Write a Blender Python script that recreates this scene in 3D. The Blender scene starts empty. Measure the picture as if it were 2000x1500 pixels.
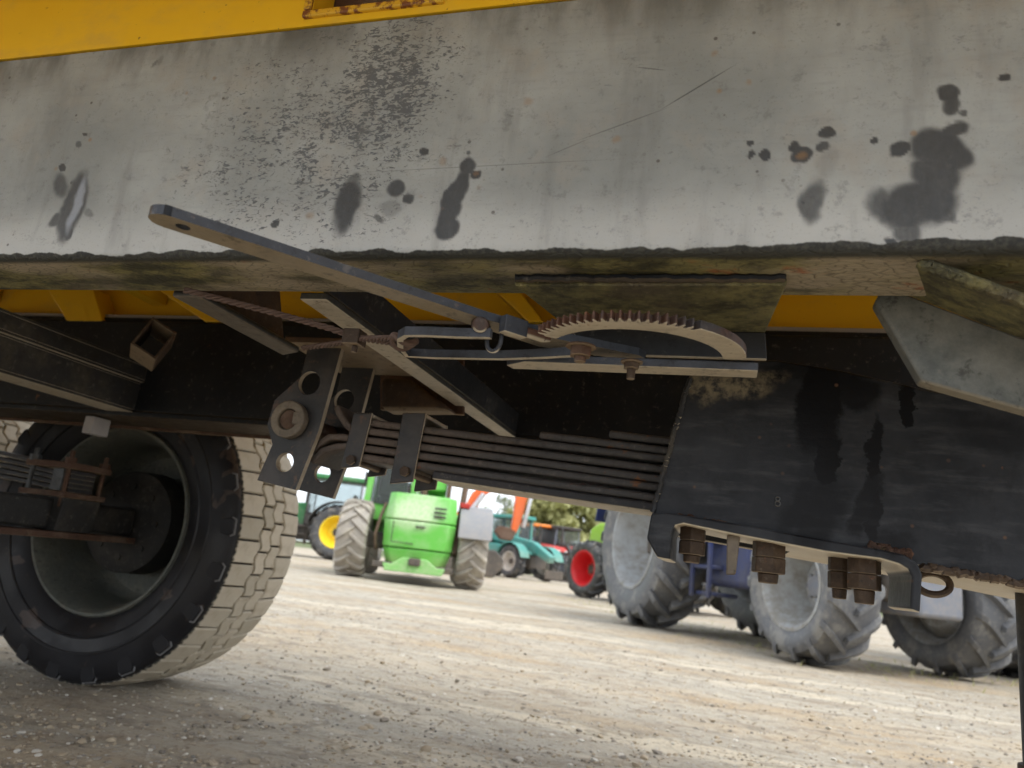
import bpy, bmesh, math, random
import numpy as np
from mathutils import Vector, Matrix
random.seed(7); np.random.seed(7)
scene = bpy.context.scene
COL = scene.collection
R = math.radians

# ------------------------------------------------------------------ camera
FPX = 1450.0                      # focal length in pixels of a 2000 px wide picture
CAM = np.array([0.0, 0.0, 0.5])
def cam_basis(yaw, pitch, roll):
    y, p, r = R(yaw), R(pitch), R(roll)
    v = np.array([-math.sin(y)*math.cos(p), math.cos(y)*math.cos(p), math.sin(p)])
    r0 = np.array([math.cos(y), math.sin(y), 0.0]); u0 = np.cross(r0, v)
    return v, math.cos(r)*r0 + math.sin(r)*u0, -math.sin(r)*r0 + math.cos(r)*u0
CV, CR, CU = cam_basis(17.0, 13.6, 6.6)
cam_data = bpy.data.cameras.new('camera'); cam = bpy.data.objects.new('camera', cam_data); COL.objects.link(cam)
m = Matrix.Identity(4)
for i in range(3):
    m[i][0] = CR[i]; m[i][1] = CU[i]; m[i][2] = -CV[i]; m[i][3] = CAM[i]
cam.matrix_world = m
cam_data.sensor_width = 36.0; cam_data.lens = FPX/2000.0*36.0
cam_data.clip_start = 0.02; cam_data.clip_end = 3000.0
cam_data.dof.use_dof = True; cam_data.dof.focus_distance = 0.92; cam_data.dof.aperture_fstop = 6.8
scene.camera = cam
cy = scene.cycles
cy.max_bounces = 6; cy.diffuse_bounces = 4; cy.glossy_bounces = 3; cy.transmission_bounces = 4; cy.use_adaptive_sampling = True; cy.adaptive_threshold = 0.03; cy.caustics_reflective = False; cy.caustics_refractive = False
scene.render.resolution_x = 1024; scene.render.resolution_y = 768

# ------------------------------------------------------------------ sky and sun (thin bright overcast)
SUN_EL, SUN_AZ = 55.0, 112.0      # azimuth from +Y clockwise: from the right, a little behind the camera
world = bpy.data.worlds.new('World'); scene.world = world; world.use_nodes = True
wn = world.node_tree; wn.nodes.clear()
sky = wn.nodes.new('ShaderNodeTexSky'); sky.sky_type = 'NISHITA'; sky.sun_disc = False
sky.sun_elevation = R(SUN_EL); sky.sun_rotation = R(SUN_AZ)
sky.air_density = 1.0; sky.dust_density = 1.5; sky.ozone_density = 1.0
hsv = wn.nodes.new('ShaderNodeHueSaturation'); hsv.inputs['Saturation'].default_value = 0.22
bg = wn.nodes.new('ShaderNodeBackground'); bg.inputs['Strength'].default_value = 0.13
wo = wn.nodes.new('ShaderNodeOutputWorld')
cloud = wn.nodes.new('ShaderNodeMix'); cloud.data_type = 'RGBA'; cloud.inputs[0].default_value = 0.72; cloud.inputs[7].default_value = (3.6, 3.85, 4.2, 1)   # even cloud veil
wn.links.new(sky.outputs[0], hsv.inputs['Color']); wn.links.new(hsv.outputs[0], cloud.inputs[6]); wn.links.new(cloud.outputs[2], bg.inputs['Color']); wn.links.new(bg.outputs[0], wo.inputs['Surface'])
sun_d = bpy.data.lights.new('sun', 'SUN'); sun_d.energy = 1.0; sun_d.angle = R(40); sun_d.color = (1.0, 0.96, 0.9)
sun = bpy.data.objects.new('sun', sun_d); COL.objects.link(sun)
sd = Vector((math.sin(R(SUN_AZ))*math.cos(R(SUN_EL)), math.cos(R(SUN_AZ))*math.cos(R(SUN_EL)), math.sin(R(SUN_EL))))
sun.rotation_euler = sd.to_track_quat('Z', 'Y').to_euler(); sun.location = sd*50
vs = scene.view_settings
vs.view_transform = 'Standard'; vs.look = 'None'; vs.gamma = 1.0; vs.exposure = 1.55; vs.use_curve_mapping = False

# ------------------------------------------------------------------ helpers: photo measurements -> world
def ray(x, y): return CV + CR*(x-1000.0)/FPX - CU*(y-750.0)/FPX
def PY(x, y, Y): d = ray(x, y); return Vector(CAM + d*(Y/d[1]))
def PZ(x, y, Z): d = ray(x, y); return Vector(CAM + d*((Z-CAM[2])/d[2]))
def PX(x, y, X): d = ray(x, y); return Vector(CAM + d*(X/d[0]))

# ------------------------------------------------------------------ mesh helpers
class MB:
    def __init__(s): s.v = []; s.f = []; s.mi = []
    def add(s, vs_, fs, mi=0):
        o = len(s.v); s.v += [tuple(p) for p in vs_]
        for f in fs: s.f.append(tuple(i+o for i in f)); s.mi.append(mi)
        return s
    def box(s, a, b, mi=0, M=None):
        (x0,y0,z0),(x1,y1,z1) = a, b
        p = [Vector(q) for q in ((x0,y0,z0),(x1,y0,z0),(x1,y1,z0),(x0,y1,z0),(x0,y0,z1),(x1,y0,z1),(x1,y1,z1),(x0,y1,z1))]
        if M is not None: p = [M @ q for q in p]
        return s.add(p, [(0,3,2,1),(4,5,6,7),(0,1,5,4),(1,2,6,5),(2,3,7,6),(3,0,4,7)], mi)
    def prism(s, pts, t, mi=0):
        pts = [Vector(p) for p in pts]; t = Vector(t); n = len(pts)
        nrm = Vector((0,0,0))
        for i in range(n):
            a, b = pts[i], pts[(i+1) % n]; nrm += a.cross(b)
        if nrm.dot(t) > 0: pts = pts[::-1]
        v = pts + [p+t for p in pts]
        f = [tuple(range(n)), tuple(range(2*n-1, n-1, -1))]
        for i in range(n):
            j = (i+1) % n; f.append((j, i, i+n, j+n))
        return s.add(v, f, mi)
    def cyl(s, p0, p1, r0, r1=None, n=16, mi=0, cap=True):
        p0, p1 = Vector(p0), Vector(p1); r1 = r0 if r1 is None else r1
        d = (p1-p0).normalized(); u = d.orthogonal().normalized(); w = d.cross(u)
        v = []; f = []
        for i in range(n):
            a = 2*math.pi*i/n; e = u*math.cos(a)+w*math.sin(a); v.append(p0+e*r0)
        for i in range(n):
            a = 2*math.pi*i/n; e = u*math.cos(a)+w*math.sin(a); v.append(p1+e*r1)
        for i in range(n):
            j = (i+1) % n; f.append((i, j, j+n, i+n))
        if cap: f += [tuple(range(n-1, -1, -1)), tuple(range(n, 2*n))]
        return s.add(v, f, mi)
    def sweep(s, path, prof, up=None, mi=0, closed=False):
        # prof: list of (a,b) offsets ; path: points
        P = [Vector(p) for p in path]; n = len(prof); v = []; f = []
        L = len(P); upv = Vector(up) if up is not None else None; last = None
        for i, p in enumerate(P):
            a = P[i-1] if (i > 0 or closed) else p; b = P[(i+1) % L] if (i < L-1 or closed) else p
            d = (b-a).normalized()
            if upv is not None: sx = d.cross(upv).normalized(); uy = sx.cross(d).normalized()
            else:
                if last is None: sx = d.orthogonal().normalized()
                else: sx = (last - d*last.dot(d)).normalized()
                last = sx; uy = sx.cross(d).normalized()
            for (q, w) in prof: v.append(p + sx*q + uy*w)
        for i in range(L if closed else L-1):
            k = (i+1) % L
            for j in range(n):
                h = (j+1) % n; f.append((i*n+j, i*n+h, k*n+h, k*n+j))
        if not closed: f += [tuple(range(n-1, -1, -1)), tuple(range((L-1)*n, L*n))]
        return s.add(v, f, mi)
    def tube(s, path, r, n=10, mi=0, closed=False):
        return s.sweep(path, [(r*math.cos(2*math.pi*i/n), r*math.sin(2*math.pi*i/n)) for i in range(n)], None, mi, closed)
    def lathe(s, prof, n=48, M=None, mi=0, closed=False):
        # prof: (axial, radius) ; axis = local X
        v = []; f = []; k = len(prof)
        for i in range(n):
            a = 2*math.pi*i/n
            for (x, r_) in prof:
                p = Vector((x, r_*math.cos(a), r_*math.sin(a))); v.append(M @ p if M is not None else p)
        for i in range(n):
            j = (i+1) % n
            for q in range(k if closed else k-1):
                w = (q+1) % k; f.append((i*k+q, j*k+q, j*k+w, i*k+w))
        return s.add(v, f, mi)
    def mesh(s, name):
        me = bpy.data.meshes.new(name); me.from_pydata([tuple(p) for p in s.v], [], s.f); me.update()
        return me

def fix_normals(me):
    bm = bmesh.new(); bm.from_mesh(me); bmesh.ops.recalc_face_normals(bm, faces=bm.faces); bm.to_mesh(me); bm.free()

def obj(name, mb, mat, parent=None, bevel=0.0, seg=2, smooth=38, world_space=True, fix=True):
    me = mb.mesh(name) if isinstance(mb, MB) else mb
    if isinstance(mb, MB):
        mats = mat if isinstance(mat, (list, tuple)) else [mat]
        for q in mats: me.materials.append(q)
        if len(mats) > 1: me.polygons.foreach_set('material_index', mb.mi)
        if fix: fix_normals(me)
        if smooth:
            me.polygons.foreach_set('use_smooth', [True]*len(me.polygons)); me.set_sharp_from_angle(angle=R(smooth))
    o = bpy.data.objects.new(name, me); COL.objects.link(o)
    if parent is not None:
        o.parent = parent
        if world_space: o.matrix_parent_inverse = parent.matrix_world.inverted()
    if bevel:
        b = o.modifiers.new('bevel', 'BEVEL'); b.width = bevel; b.segments = seg; b.limit_method = 'ANGLE'; b.angle_limit = R(35); b.harden_normals = False
    return o

def empty(name, loc, rz=0.0, label=None, cat=None, group=None):
    o = bpy.data.objects.new(name, None); COL.objects.link(o); o.location = loc; o.rotation_euler = (0, 0, rz)
    o.matrix_world = Matrix.Translation(Vector(loc)) @ Matrix.Rotation(rz, 4, 'Z')
    o.empty_display_size = 0.2
    tag(o, label, cat, group); return o
def tag(o, label=None, cat=None, group=None, kind=None):
    if label: o['label'] = label
    if cat: o['category'] = cat
    if group: o['group'] = group
    if kind: o['kind'] = kind
    return o

# ------------------------------------------------------------------ material helpers
class NT:
    def __init__(s, name):
        s.m = bpy.data.materials.new(name); s.m.use_nodes = True; s.t = s.m.node_tree
        s.b = s.t.nodes['Principled BSDF']; s.out = s.t.nodes['Material Output']
    def n(s, typ, **kw):
        q = s.t.nodes.new(typ)
        for k, v in kw.items(): setattr(q, k, v)
        return q
    def l(s, a, b): s.t.links.new(a, b)
    def put(s, sock, val):
        if hasattr(val, 'is_output'): s.l(val, sock)
        elif val is not None: sock.default_value = val
    def coord(s): return s.n('ShaderNodeTexCoord').outputs['Object']
    def mapping(s, vec, loc=(0,0,0), rot=(0,0,0), sc=(1,1,1), typ='POINT'):
        q = s.n('ShaderNodeMapping', vector_type=typ); s.l(vec, q.inputs['Vector'])
        q.inputs['Location'].default_value = loc; q.inputs['Rotation'].default_value = rot; q.inputs['Scale'].default_value = sc
        return q.outputs[0]
    def noise(s, vec, scale, detail=5, rough=0.6, out=0, dist=0.0):
        q = s.n('ShaderNodeTexNoise'); s.l(vec, q.inputs['Vector']); q.inputs['Scale'].default_value = scale
        q.inputs['Detail'].default_value = detail; q.inputs['Roughness'].default_value = rough; q.inputs['Distortion'].default_value = dist
        return q.outputs[out]
    def voro(s, vec, scale, feature='F1', out='Distance', rnd=1.0):
        q = s.n('ShaderNodeTexVoronoi', feature=feature); s.l(vec, q.inputs['Vector']); q.inputs['Scale'].default_value = scale
        q.inputs['Randomness'].default_value = rnd
        return q.outputs[out]
    def rng(s, val, a, b, c=0.0, d=1.0, smooth=True):
        q = s.n('ShaderNodeMapRange'); q.interpolation_type = 'SMOOTHSTEP' if smooth else 'LINEAR'
        s.put(q.inputs['Value'], val); q.inputs['From Min'].default_value = a; q.inputs['From Max'].default_value = b
        q.inputs['To Min'].default_value = c; q.inputs['To Max'].default_value = d
        return q.outputs[0]
    def math(s, op, a, b=None):
        q = s.n('ShaderNodeMath', operation=op); s.put(q.inputs[0], a)
        if b is not None: s.put(q.inputs[1], b)
        return q.outputs[0]
    def mix(s, f, a, b):
        q = s.n('ShaderNodeMix', data_type='RGBA'); s.put(q.inputs[0], f)
        for i, v in ((6, a), (7, b)):
            if isinstance(v, tuple): v = (*v[:3], 1.0)
            s.put(q.inputs[i], v)
        return q.outputs[2]
    def bump(s, h, strength=0.3, dist=0.01):
        q = s.n('ShaderNodeBump'); q.inputs['Strength'].default_value = strength; q.inputs['Distance'].default_value = dist
        s.put(q.inputs['Height'], h); s.l(q.outputs[0], s.b.inputs['Normal'])
    def nz(s):
        g = s.n('ShaderNodeNewGeometry'); q = s.n('ShaderNodeSeparateXYZ'); s.l(g.outputs['Normal'], q.inputs[0]); return q.outputs[2]
    def xyz(s, vec):
        q = s.n('ShaderNodeSeparateXYZ'); s.l(vec, q.inputs[0]); return q.outputs
    def stains(s, vec2, items):
        # items: (cx, cz, rx, rz, angle, soft, weight) ellipses in the (X, Z) plane of a panel
        acc = None
        for (cx, cz, rx, rz, an, soft, wgt) in items:
            mp = s.mapping(vec2, (cx, cz, 0), (0, 0, an), (rx, rz, 1), 'TEXTURE')
            q = s.n('ShaderNodeVectorMath', operation='LENGTH'); s.l(mp, q.inputs[0])
            k = s.rng(q.outputs['Value'], 1.0+soft*0.5, 1.0-soft*0.5, 0.0, wgt)
            acc = k if acc is None else s.math('MAXIMUM', acc, k)
        return acc
    def finish(s, col, rough=0.6, metal=0.0, spec=None):
        s.put(s.b.inputs['Base Color'], (*col[:3], 1.0) if isinstance(col, tuple) else col)
        s.put(s.b.inputs['Roughness'], rough); s.b.inputs['Metallic'].default_value = metal
        if spec is not None: s.b.inputs['Specular IOR Level'].default_value = spec
        return s.m

RUST = (0.085, 0.042, 0.022); RUSTO = (0.24, 0.095, 0.035); DUST = (0.50, 0.43, 0.33)
def metal(name, base, dirt=None, dirt_lo=0.45, dirt_hi=0.7, rust=0.0, under=None, under_amt=0.85, rough=0.55, sc=1.0, bump=0.25, streak=(1,1,1), rustcol=RUST):
    t = NT(name); c = t.coord()
    n1 = t.noise(t.mapping(c, sc=streak), 9*sc, 7, 0.65)
    col = t.mix(t.noise(c, 3*sc, 3), tuple(x*0.75 for x in base), tuple(min(1, x*1.2) for x in base))
    if dirt: col = t.mix(t.rng(n1, dirt_lo, dirt_hi, 0, 0.9), col, dirt)
    nf = t.noise(c, 90*sc, 5, 0.7)
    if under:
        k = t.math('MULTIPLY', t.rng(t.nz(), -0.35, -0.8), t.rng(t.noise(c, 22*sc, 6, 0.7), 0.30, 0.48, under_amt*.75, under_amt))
        col = t.mix(k, col, t.mix(nf, tuple(x*0.7 for x in under), under))  # pale downward faces: dust, plus ground bounce put into the colour
    if rust:
        n2 = t.noise(c, 26*sc, 8, 0.75)
        col = t.mix(t.rng(n2, 0.72-0.3*rust, 0.80-0.3*rust), col, t.mix(nf, rustcol, RUSTO))
    sp = t.noise(c, 55*sc, 7, .78); col = t.mix(t.rng(sp, .54, .66, 0, .7), col, t.mix(.75, col, (0.012, 0.012, 0.012))); col = t.mix(t.rng(sp, .44, .34, 0, .45), col, t.mix(.5, col, (0.30, 0.27, 0.23)))
    col = t.mix(t.rng(nf, 0.35, 0.65, 0, 0.35), col, t.mix(0.5, col, (0.01, 0.01, 0.01)))
    t.bump(t.math('ADD', nf, n1), bump, 0.002/sc)
    return t.finish(col, t.rng(n1, 0.3, 0.7, rough-0.1, rough+0.15), 0, .25)
def paint(name, base, dust=DUST, amt=0.5, rough=0.4, sc=1.0):
    t = NT(name); c = t.coord()
    n1 = t.noise(c, 2.5*sc, 6, 0.65); n2 = t.noise(c, 14*sc, 6, 0.7)
    col = t.mix(t.rng(t.math('MULTIPLY', n1, n2), 0.14, 0.42, 0, amt), base, dust)
    z = t.xyz(c)[2]
    col = t.mix(t.math('MULTIPLY', t.rng(z, 1.3, 0.2, 0, 0.9), t.rng(n2, 0.3, 0.7, 0.25, 0.9)), col, dust)
    t.bump(n2, 0.08, 0.01)
    return t.finish(col, t.rng(n2, 0.3, 0.7, rough, rough+0.25))
def plain(name, col, rough=0.6, metal=0.0, var=0.25, sc=20.0):
    t = NT(name); n = t.noise(t.coord(), sc, 5, 0.65)
    return t.finish(t.mix(n, tuple(x*(1-var) for x in col), tuple(min(1, x*(1+var)) for x in col)), rough, metal)
def glass(name, tint=(0.80, 0.87, 0.88)):
    t = NT(name); n = t.noise(t.coord(), 3, 4)
    t.b.inputs['Transmission Weight'].default_value = 0.92; t.b.inputs['Alpha'].default_value = 1.0
    t.b.inputs['IOR'].default_value = 1.1
    return t.finish(t.mix(n, tint, tuple(x*0.8 for x in tint)), 0.08)
# ------------------------------------------------------------------ trailer materials
RAIL_Y0, RAIL_Y1, RAIL_Z0, RAIL_Z1 = 0.622, 0.728, 0.783, 1.066
def stain_px(Y, items):
    out = []
    for (x, y, a, b, ang, soft, w) in items:
        c = PY(x, y, Y); ca, sa = math.cos(R(ang)), math.sin(R(ang))
        e = PY(x+a*ca, y+a*sa, Y)-c; f = PY(x-b*sa, y+b*ca, Y)-c
        out.append((c.x, c.z, math.hypot(e.x, e.z), math.hypot(f.x, f.z), math.atan2(e.z, e.x), soft, w))
    return out
RAIL_STAINS = [(885,395,72,21,110,0.38,.95),(912,325,20,15,110,0.45,.9),(931,342,12,12,0,0.38,1),(872,446,30,24,110,0.45,.95),(915,297,6,5,0,0.45,.7),
 (678,402,58,24,104,0.68,.95),(690,350,16,12,120,0.68,.7),(773,368,20,17,0,0.45,.9),(798,388,11,10,0,0.45,.9),(762,405,16,24,110,0.75,.45),
 (143,402,76,21,107,0.52,.85),(118,360,22,18,70,0.75,.75),(112,430,20,10,140,0.68,.8),(121,327,8,7,0,0.30,.9),(135,455,14,9,110,0.52,.9),
 (1790,398,86,50,-14,0.45,.92),(1735,405,48,36,20,0.68,.8),(1838,295,60,44,35,0.45,.93),(1862,255,36,14,-12,0.52,.9),(1830,345,46,52,90,0.52,.9),
 (1850,180,30,16,15,0.45,.9),(1858,203,22,22,0,0.52,.85),(1886,222,11,7,0,0.45,.8),(1770,448,20,28,90,0.60,.8),(1742,468,14,8,0,0.45,.95),(1835,415,30,22,0,0.45,.8),
 (1588,393,46,26,104,0.68,.75),(1620,318,34,20,100,0.83,.28),(1463,280,8,6,-25,0.30,1),(1464,303,10,8,0,0.30,1),(1494,307,12,11,0,0.30,1),
 (1615,261,16,12,0,0.38,.95),(1553,285,13,11,0,0.38,.95),(1568,305,24,17,0,0.38,.95),(1606,290,13,9,-40,0.45,.8),(1710,276,10,7,0,0.30,1),(1761,289,20,16,-25,0.38,1),
 (1962,151,10,8,0,0.30,1),(828,292,9,7,0,0.30,1),(535,439,8,7,0,0.30,.9),(167,260,4,4,0,0.30,.9),(155,285,6,5,-40,0.38,.7),(1872,240,12,8,0,0.38,.5),
 (310,120,5,12,15,0.45,.35),(300,127,3,8,12,0.38,.5),(1575,395,4,4,0,0.38,.9),(740,425,10,7,30,0.60,.7),(176,415,12,9,20,0.60,.5)]
RAIL_SCRATCH = [(1215,243,86,1.0,-20,.8,.55),(1362,171,74,1.3,-31,.8,.75),(1110,288,40,1.0,-23,.8,.4),(930,325,240,0.9,-3,.9,.4),(1270,134,28,1.2,6,.8,.6)]
def rail_material():
    t = NT('rail_grey_paint'); c = t.coord(); X, Yc, Z = t.xyz(c)
    warp = t.noise(c, 38, 4, 0.6, out=1)
    q = t.n('ShaderNodeVectorMath', operation='SUBTRACT'); t.l(warp, q.inputs[0]); q.inputs[1].default_value = (.5, .5, .5)
    q2 = t.n('ShaderNodeVectorMath', operation='SCALE'); t.l(q.outputs[0], q2.inputs[0]); q2.inputs['Scale'].default_value = 0.016
    q3 = t.n('ShaderNodeVectorMath', operation='ADD'); t.l(c, q3.inputs[0]); t.l(q2.outputs[0], q3.inputs[1])
    wx, wy, wz = t.xyz(q3.outputs[0])
    cb = t.n('ShaderNodeCombineXYZ'); t.l(wx, cb.inputs[0]); t.l(wz, cb.inputs[1])
    v2 = cb.outputs[0]
    cs = t.n('ShaderNodeCombineXYZ'); t.l(X, cs.inputs[0]); t.l(Z, cs.inputs[1]); v2s = cs.outputs[0]
    big = t.noise(c, 5, 5, 0.6); fine = t.noise(c, 160, 4, 0.7)
    brush = t.noise(t.mapping(c, sc=(0.14, 1, 1)), 150, 4, 0.6)
    col = t.mix(t.rng(big, 0.3, 0.72), (0.215, 0.232, 0.234), (0.345, 0.365, 0.365))
    col = t.mix(t.rng(t.noise(c, 17, 5, 0.65), 0.5, 0.72, 0, .4), col, (0.30, 0.275, 0.24))
    col = t.mix(t.rng(brush, 0.5, 0.8, 0, 0.25), col, (0.15, 0.155, 0.16))
    col = t.mix(t.rng(Z, .86, .80, 0, .55), col, (0.52, 0.535, 0.54))                # paler lower edge: stronger light below the overhang, put into the colour
    # flaked dusty film: dark paint shows through in small ragged flakes
    fl = t.noise(t.mapping(c, rot=(0, R(-8), 0), sc=(0.5, 1, 1)), 300, 6, 0.66, dist=0.8)
    p0 = PY(650, 215, RAIL_Y0); p1 = PY(930, 215, RAIL_Y0); p2 = PY(650, 470, RAIL_Y0)
    def attr(nm):
        w = t.n('ShaderNodeAttribute'); w.attribute_name = nm; return w.outputs['Fac']
    area = attr('flaking')
    thr = t.math('ADD', fl, t.math('MULTIPLY', area, 0.15))
    thr = t.math('ADD', thr, t.math('MULTIPLY', t.math('SUBTRACT', t.noise(c, 24, 4, .6), 0.5), 0.42))
    flake = t.math('MULTIPLY', t.rng(thr, 0.63, 0.70), t.rng(area, 0.0, 0.35, .4, 1))
    col = t.mix(t.math('MULTIPLY', flake, .85), col, (0.070, 0.077, 0.090))
    # small scattered specks
    sp = t.rng(t.voro(t.mapping(c, sc=(1, .01, 1)), 42), 0.10, 0.06)
    spm = t.math('MULTIPLY', sp, t.rng(t.noise(c, 9, 3), 0.48, 0.6))
    col = t.mix(t.math('MULTIPLY', spm, .75), col, (0.06, 0.05, 0.045))
    sn = t.math('MULTIPLY', t.math('SUBTRACT', t.noise(t.mapping(c, sc=(1.6, 1, .6)), 70, 6, .7), .5), .35)
    sa_ = t.math('MULTIPLY', t.rng(t.math('ADD', attr('stain'), t.math('MULTIPLY', sn, t.rng(attr('stain'), 0, .2))), .02, 1.0), .97)
    gt = t.noise(t.mapping(c, sc=(1, 1, .35)), 11, 6, .65); col = t.mix(t.math('MULTIPLY', t.rng(Z, .99, 1.07), t.rng(gt, .38, .62, .1, .85)), col, (0.085, 0.085, 0.08))   # grime washed out from under the sill
    col = t.mix(t.rng(t.noise(t.mapping(c, sc=(1, 1, .18)), 26, 5, .6), .52, .70, 0, .35), col, (0.15, 0.155, 0.155))
    st = t.math('MAXIMUM', sa_, t.stains(v2s, stain_px(RAIL_Y0, RAIL_SCRATCH)))
    col = t.mix(st, col, t.mix(fine, (0.028, 0.031, 0.035), (0.050, 0.054, 0.060)))
    painted_sheen = attr('painted_sheen')
    col = t.mix(painted_sheen, col, (0.36, 0.40, 0.47))  # pale blue core: sky reflection on the wet stain, painted as colour
    rs = t.rng(t.voro(t.mapping(c, loc=(3, 0, 2), sc=(1, .01, 1)), 27), 0.11, 0.03)
    rs = t.math('MULTIPLY', rs, t.rng(t.noise(c, 6, 3), 0.5, 0.6))
    rdot = attr('rustdot')
    col = t.mix(t.math('MULTIPLY', t.math('MAXIMUM', rs, rdot), .6), col, (0.24, 0.14, 0.06))
    # black primer laid bare along the rounded lower edge, ragged upper limit
    edge = t.math('ADD', t.math('MULTIPLY', t.math('SUBTRACT', t.noise(t.mapping(c, sc=(1, .1, .1)), 30, 4, .55), 0.5), 0.016), Z)
    edge = t.math('SUBTRACT', edge, t.rng(X, -.05, .22, 0, .005))
    k = t.rng(edge, .7905, .7888)
    col = t.mix(k, col, t.mix(t.rng(fine, .4, .65), (0.018, 0.019, 0.018), (0.05, 0.05, 0.042)))
    pep = t.noise(c, 420, 3, .7); col = t.mix(t.rng(pep, .60, .72, 0, .35), col, (0.07, 0.07, 0.068)); col = t.mix(t.rng(t.noise(c, 55, 6, .75), .56, .68, 0, .35), col, (0.10, 0.104, 0.108))
    # underside: moss, mud splash, cracked dirt
    un = t.noise(t.mapping(c, sc=(.55, 1, 1)), 26, 7, .7); un2 = t.noise(t.mapping(c, sc=(.4, 1, 1)), 9, 4, .6); cr = t.voro(t.mapping(c, sc=(.35, 1, 1)), 170, 'DISTANCE_TO_EDGE')
    uc = t.mix(t.rng(un, .40, .60), (0.042, 0.040, 0.020), (0.21, 0.19, 0.08))
    uc = t.mix(t.rng(un2, .44, .62, 0, .85), uc, (0.36, 0.305, 0.225))
    uc = t.mix(t.rng(un, .60, .70, 0, .8), uc, (0.30, 0.09, 0.03))
    uc = t.mix(t.rng(cr, .06, .0, 0, .6), uc, (0.035, 0.03, 0.02))
    uc = t.mix(t.rng(Yc, .638, .628), uc, (0.03, 0.03, 0.024))
    dn = t.rng(t.nz(), -.55, -.85)
    col = t.mix(dn, col, uc)
    h = t.math('ADD', t.math('MULTIPLY', fine, .4), t.math('MULTIPLY', t.math('MULTIPLY', un, 6.0), dn)); h = t.math('ADD', h, t.math('MULTIPLY', t.math('MULTIPLY', t.math('MINIMUM', cr, .12), 14.0), dn))
    h = t.math('SUBTRACT', h, t.math('MULTIPLY', flake, .5))
    t.bump(h, .35, .0025)
    ro = t.rng(st, 0, 1, .62, .42)
    return t.finish(col, ro, 0, .35)
M_RAIL = rail_material()
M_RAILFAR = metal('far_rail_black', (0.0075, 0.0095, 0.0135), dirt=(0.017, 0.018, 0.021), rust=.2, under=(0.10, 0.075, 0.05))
def mossy_material():
    t = NT('mossy_underside'); c = t.coord()
    un = t.noise(t.mapping(c, sc=(.7, 1, 1)), 30, 7, .7); un2 = t.noise(c, 8, 4, .6); f = t.noise(c, 170, 5, .7); cr = t.voro(c, 190, 'DISTANCE_TO_EDGE')
    col = t.mix(t.rng(un, .36, .62), (0.045, 0.042, 0.021), (0.20, 0.18, 0.072)); col = t.mix(t.rng(un2, .45, .65, 0, .8), col, (0.10, 0.078, 0.05))
    col = t.mix(t.rng(f, .5, .72, 0, .7), col, (0.03, 0.027, 0.02)); col = t.mix(t.rng(f, .42, .3, 0, .5), col, (0.33, 0.29, 0.18))
    t.bump(t.math('ADD', t.math('MULTIPLY', un, 3.0), t.math('ADD', f, t.math('MULTIPLY', t.math('MINIMUM', cr, .1), 6.0))), .55, .003)
    return t.finish(col, .75)
M_UNDER = mossy_material()
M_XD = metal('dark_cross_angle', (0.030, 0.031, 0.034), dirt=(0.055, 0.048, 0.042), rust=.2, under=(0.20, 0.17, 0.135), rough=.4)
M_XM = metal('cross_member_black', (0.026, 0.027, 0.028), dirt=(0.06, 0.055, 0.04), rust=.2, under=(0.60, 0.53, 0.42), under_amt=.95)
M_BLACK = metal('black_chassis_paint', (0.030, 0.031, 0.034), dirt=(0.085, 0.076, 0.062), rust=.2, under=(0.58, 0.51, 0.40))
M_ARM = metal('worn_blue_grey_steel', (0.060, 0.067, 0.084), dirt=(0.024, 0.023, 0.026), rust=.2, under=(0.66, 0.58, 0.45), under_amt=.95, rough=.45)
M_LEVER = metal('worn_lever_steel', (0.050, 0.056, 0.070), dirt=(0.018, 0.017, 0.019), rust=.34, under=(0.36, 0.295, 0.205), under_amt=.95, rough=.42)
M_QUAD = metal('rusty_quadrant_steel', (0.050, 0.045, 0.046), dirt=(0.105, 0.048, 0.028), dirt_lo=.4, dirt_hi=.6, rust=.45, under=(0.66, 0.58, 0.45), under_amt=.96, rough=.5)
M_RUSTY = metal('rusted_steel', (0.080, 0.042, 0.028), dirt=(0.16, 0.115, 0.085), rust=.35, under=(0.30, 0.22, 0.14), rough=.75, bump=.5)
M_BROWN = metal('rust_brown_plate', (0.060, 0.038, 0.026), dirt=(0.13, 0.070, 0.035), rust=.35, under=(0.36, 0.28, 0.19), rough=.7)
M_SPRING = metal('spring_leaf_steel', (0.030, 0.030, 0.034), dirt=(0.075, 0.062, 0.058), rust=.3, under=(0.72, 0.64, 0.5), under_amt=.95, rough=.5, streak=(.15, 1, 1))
M_SPRINGD = metal('spring_leaf_dark', (0.058, 0.055, 0.056), dirt=(0.125, 0.095, 0.078), rust=.4, rough=.5, streak=(.15, 1, 1))
def hanger_material():
    t = NT('hanger_plate_black'); c = t.coord(); n = t.noise(c, 14, 6, .7); f = t.noise(c, 110, 5, .7)
    g = t.n('ShaderNodeNewGeometry'); ny = t.math('ABSOLUTE', t.xyz(g.outputs['True Normal'])[1])
    col = t.mix(t.rng(n, .35, .65), (0.013, 0.013, 0.014), (0.040, 0.034, 0.031)); col = t.mix(t.rng(t.noise(c, 30, 7, .75), .56, .64, 0, .8), col, (0.10, 0.052, 0.03))
    col = t.mix(t.math('MULTIPLY', t.rng(ny, .75, .4), t.rng(n, .3, .5, .5, .95)), col, t.mix(f, (0.26, 0.21, 0.16), (0.48, 0.42, 0.33)))  # paler edge faces: light from the open side put into the colour
    t.bump(t.math('ADD', f, n), .35, .002); return t.finish(col, .5)
M_HANG = hanger_material()
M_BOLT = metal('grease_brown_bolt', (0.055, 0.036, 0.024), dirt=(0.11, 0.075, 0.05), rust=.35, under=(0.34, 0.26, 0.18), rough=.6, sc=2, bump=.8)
M_PIN = metal('pin_washer_steel', (0.15, 0.125, 0.10), dirt=(0.24, 0.20, 0.15), rust=.28, rough=.6)
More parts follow.
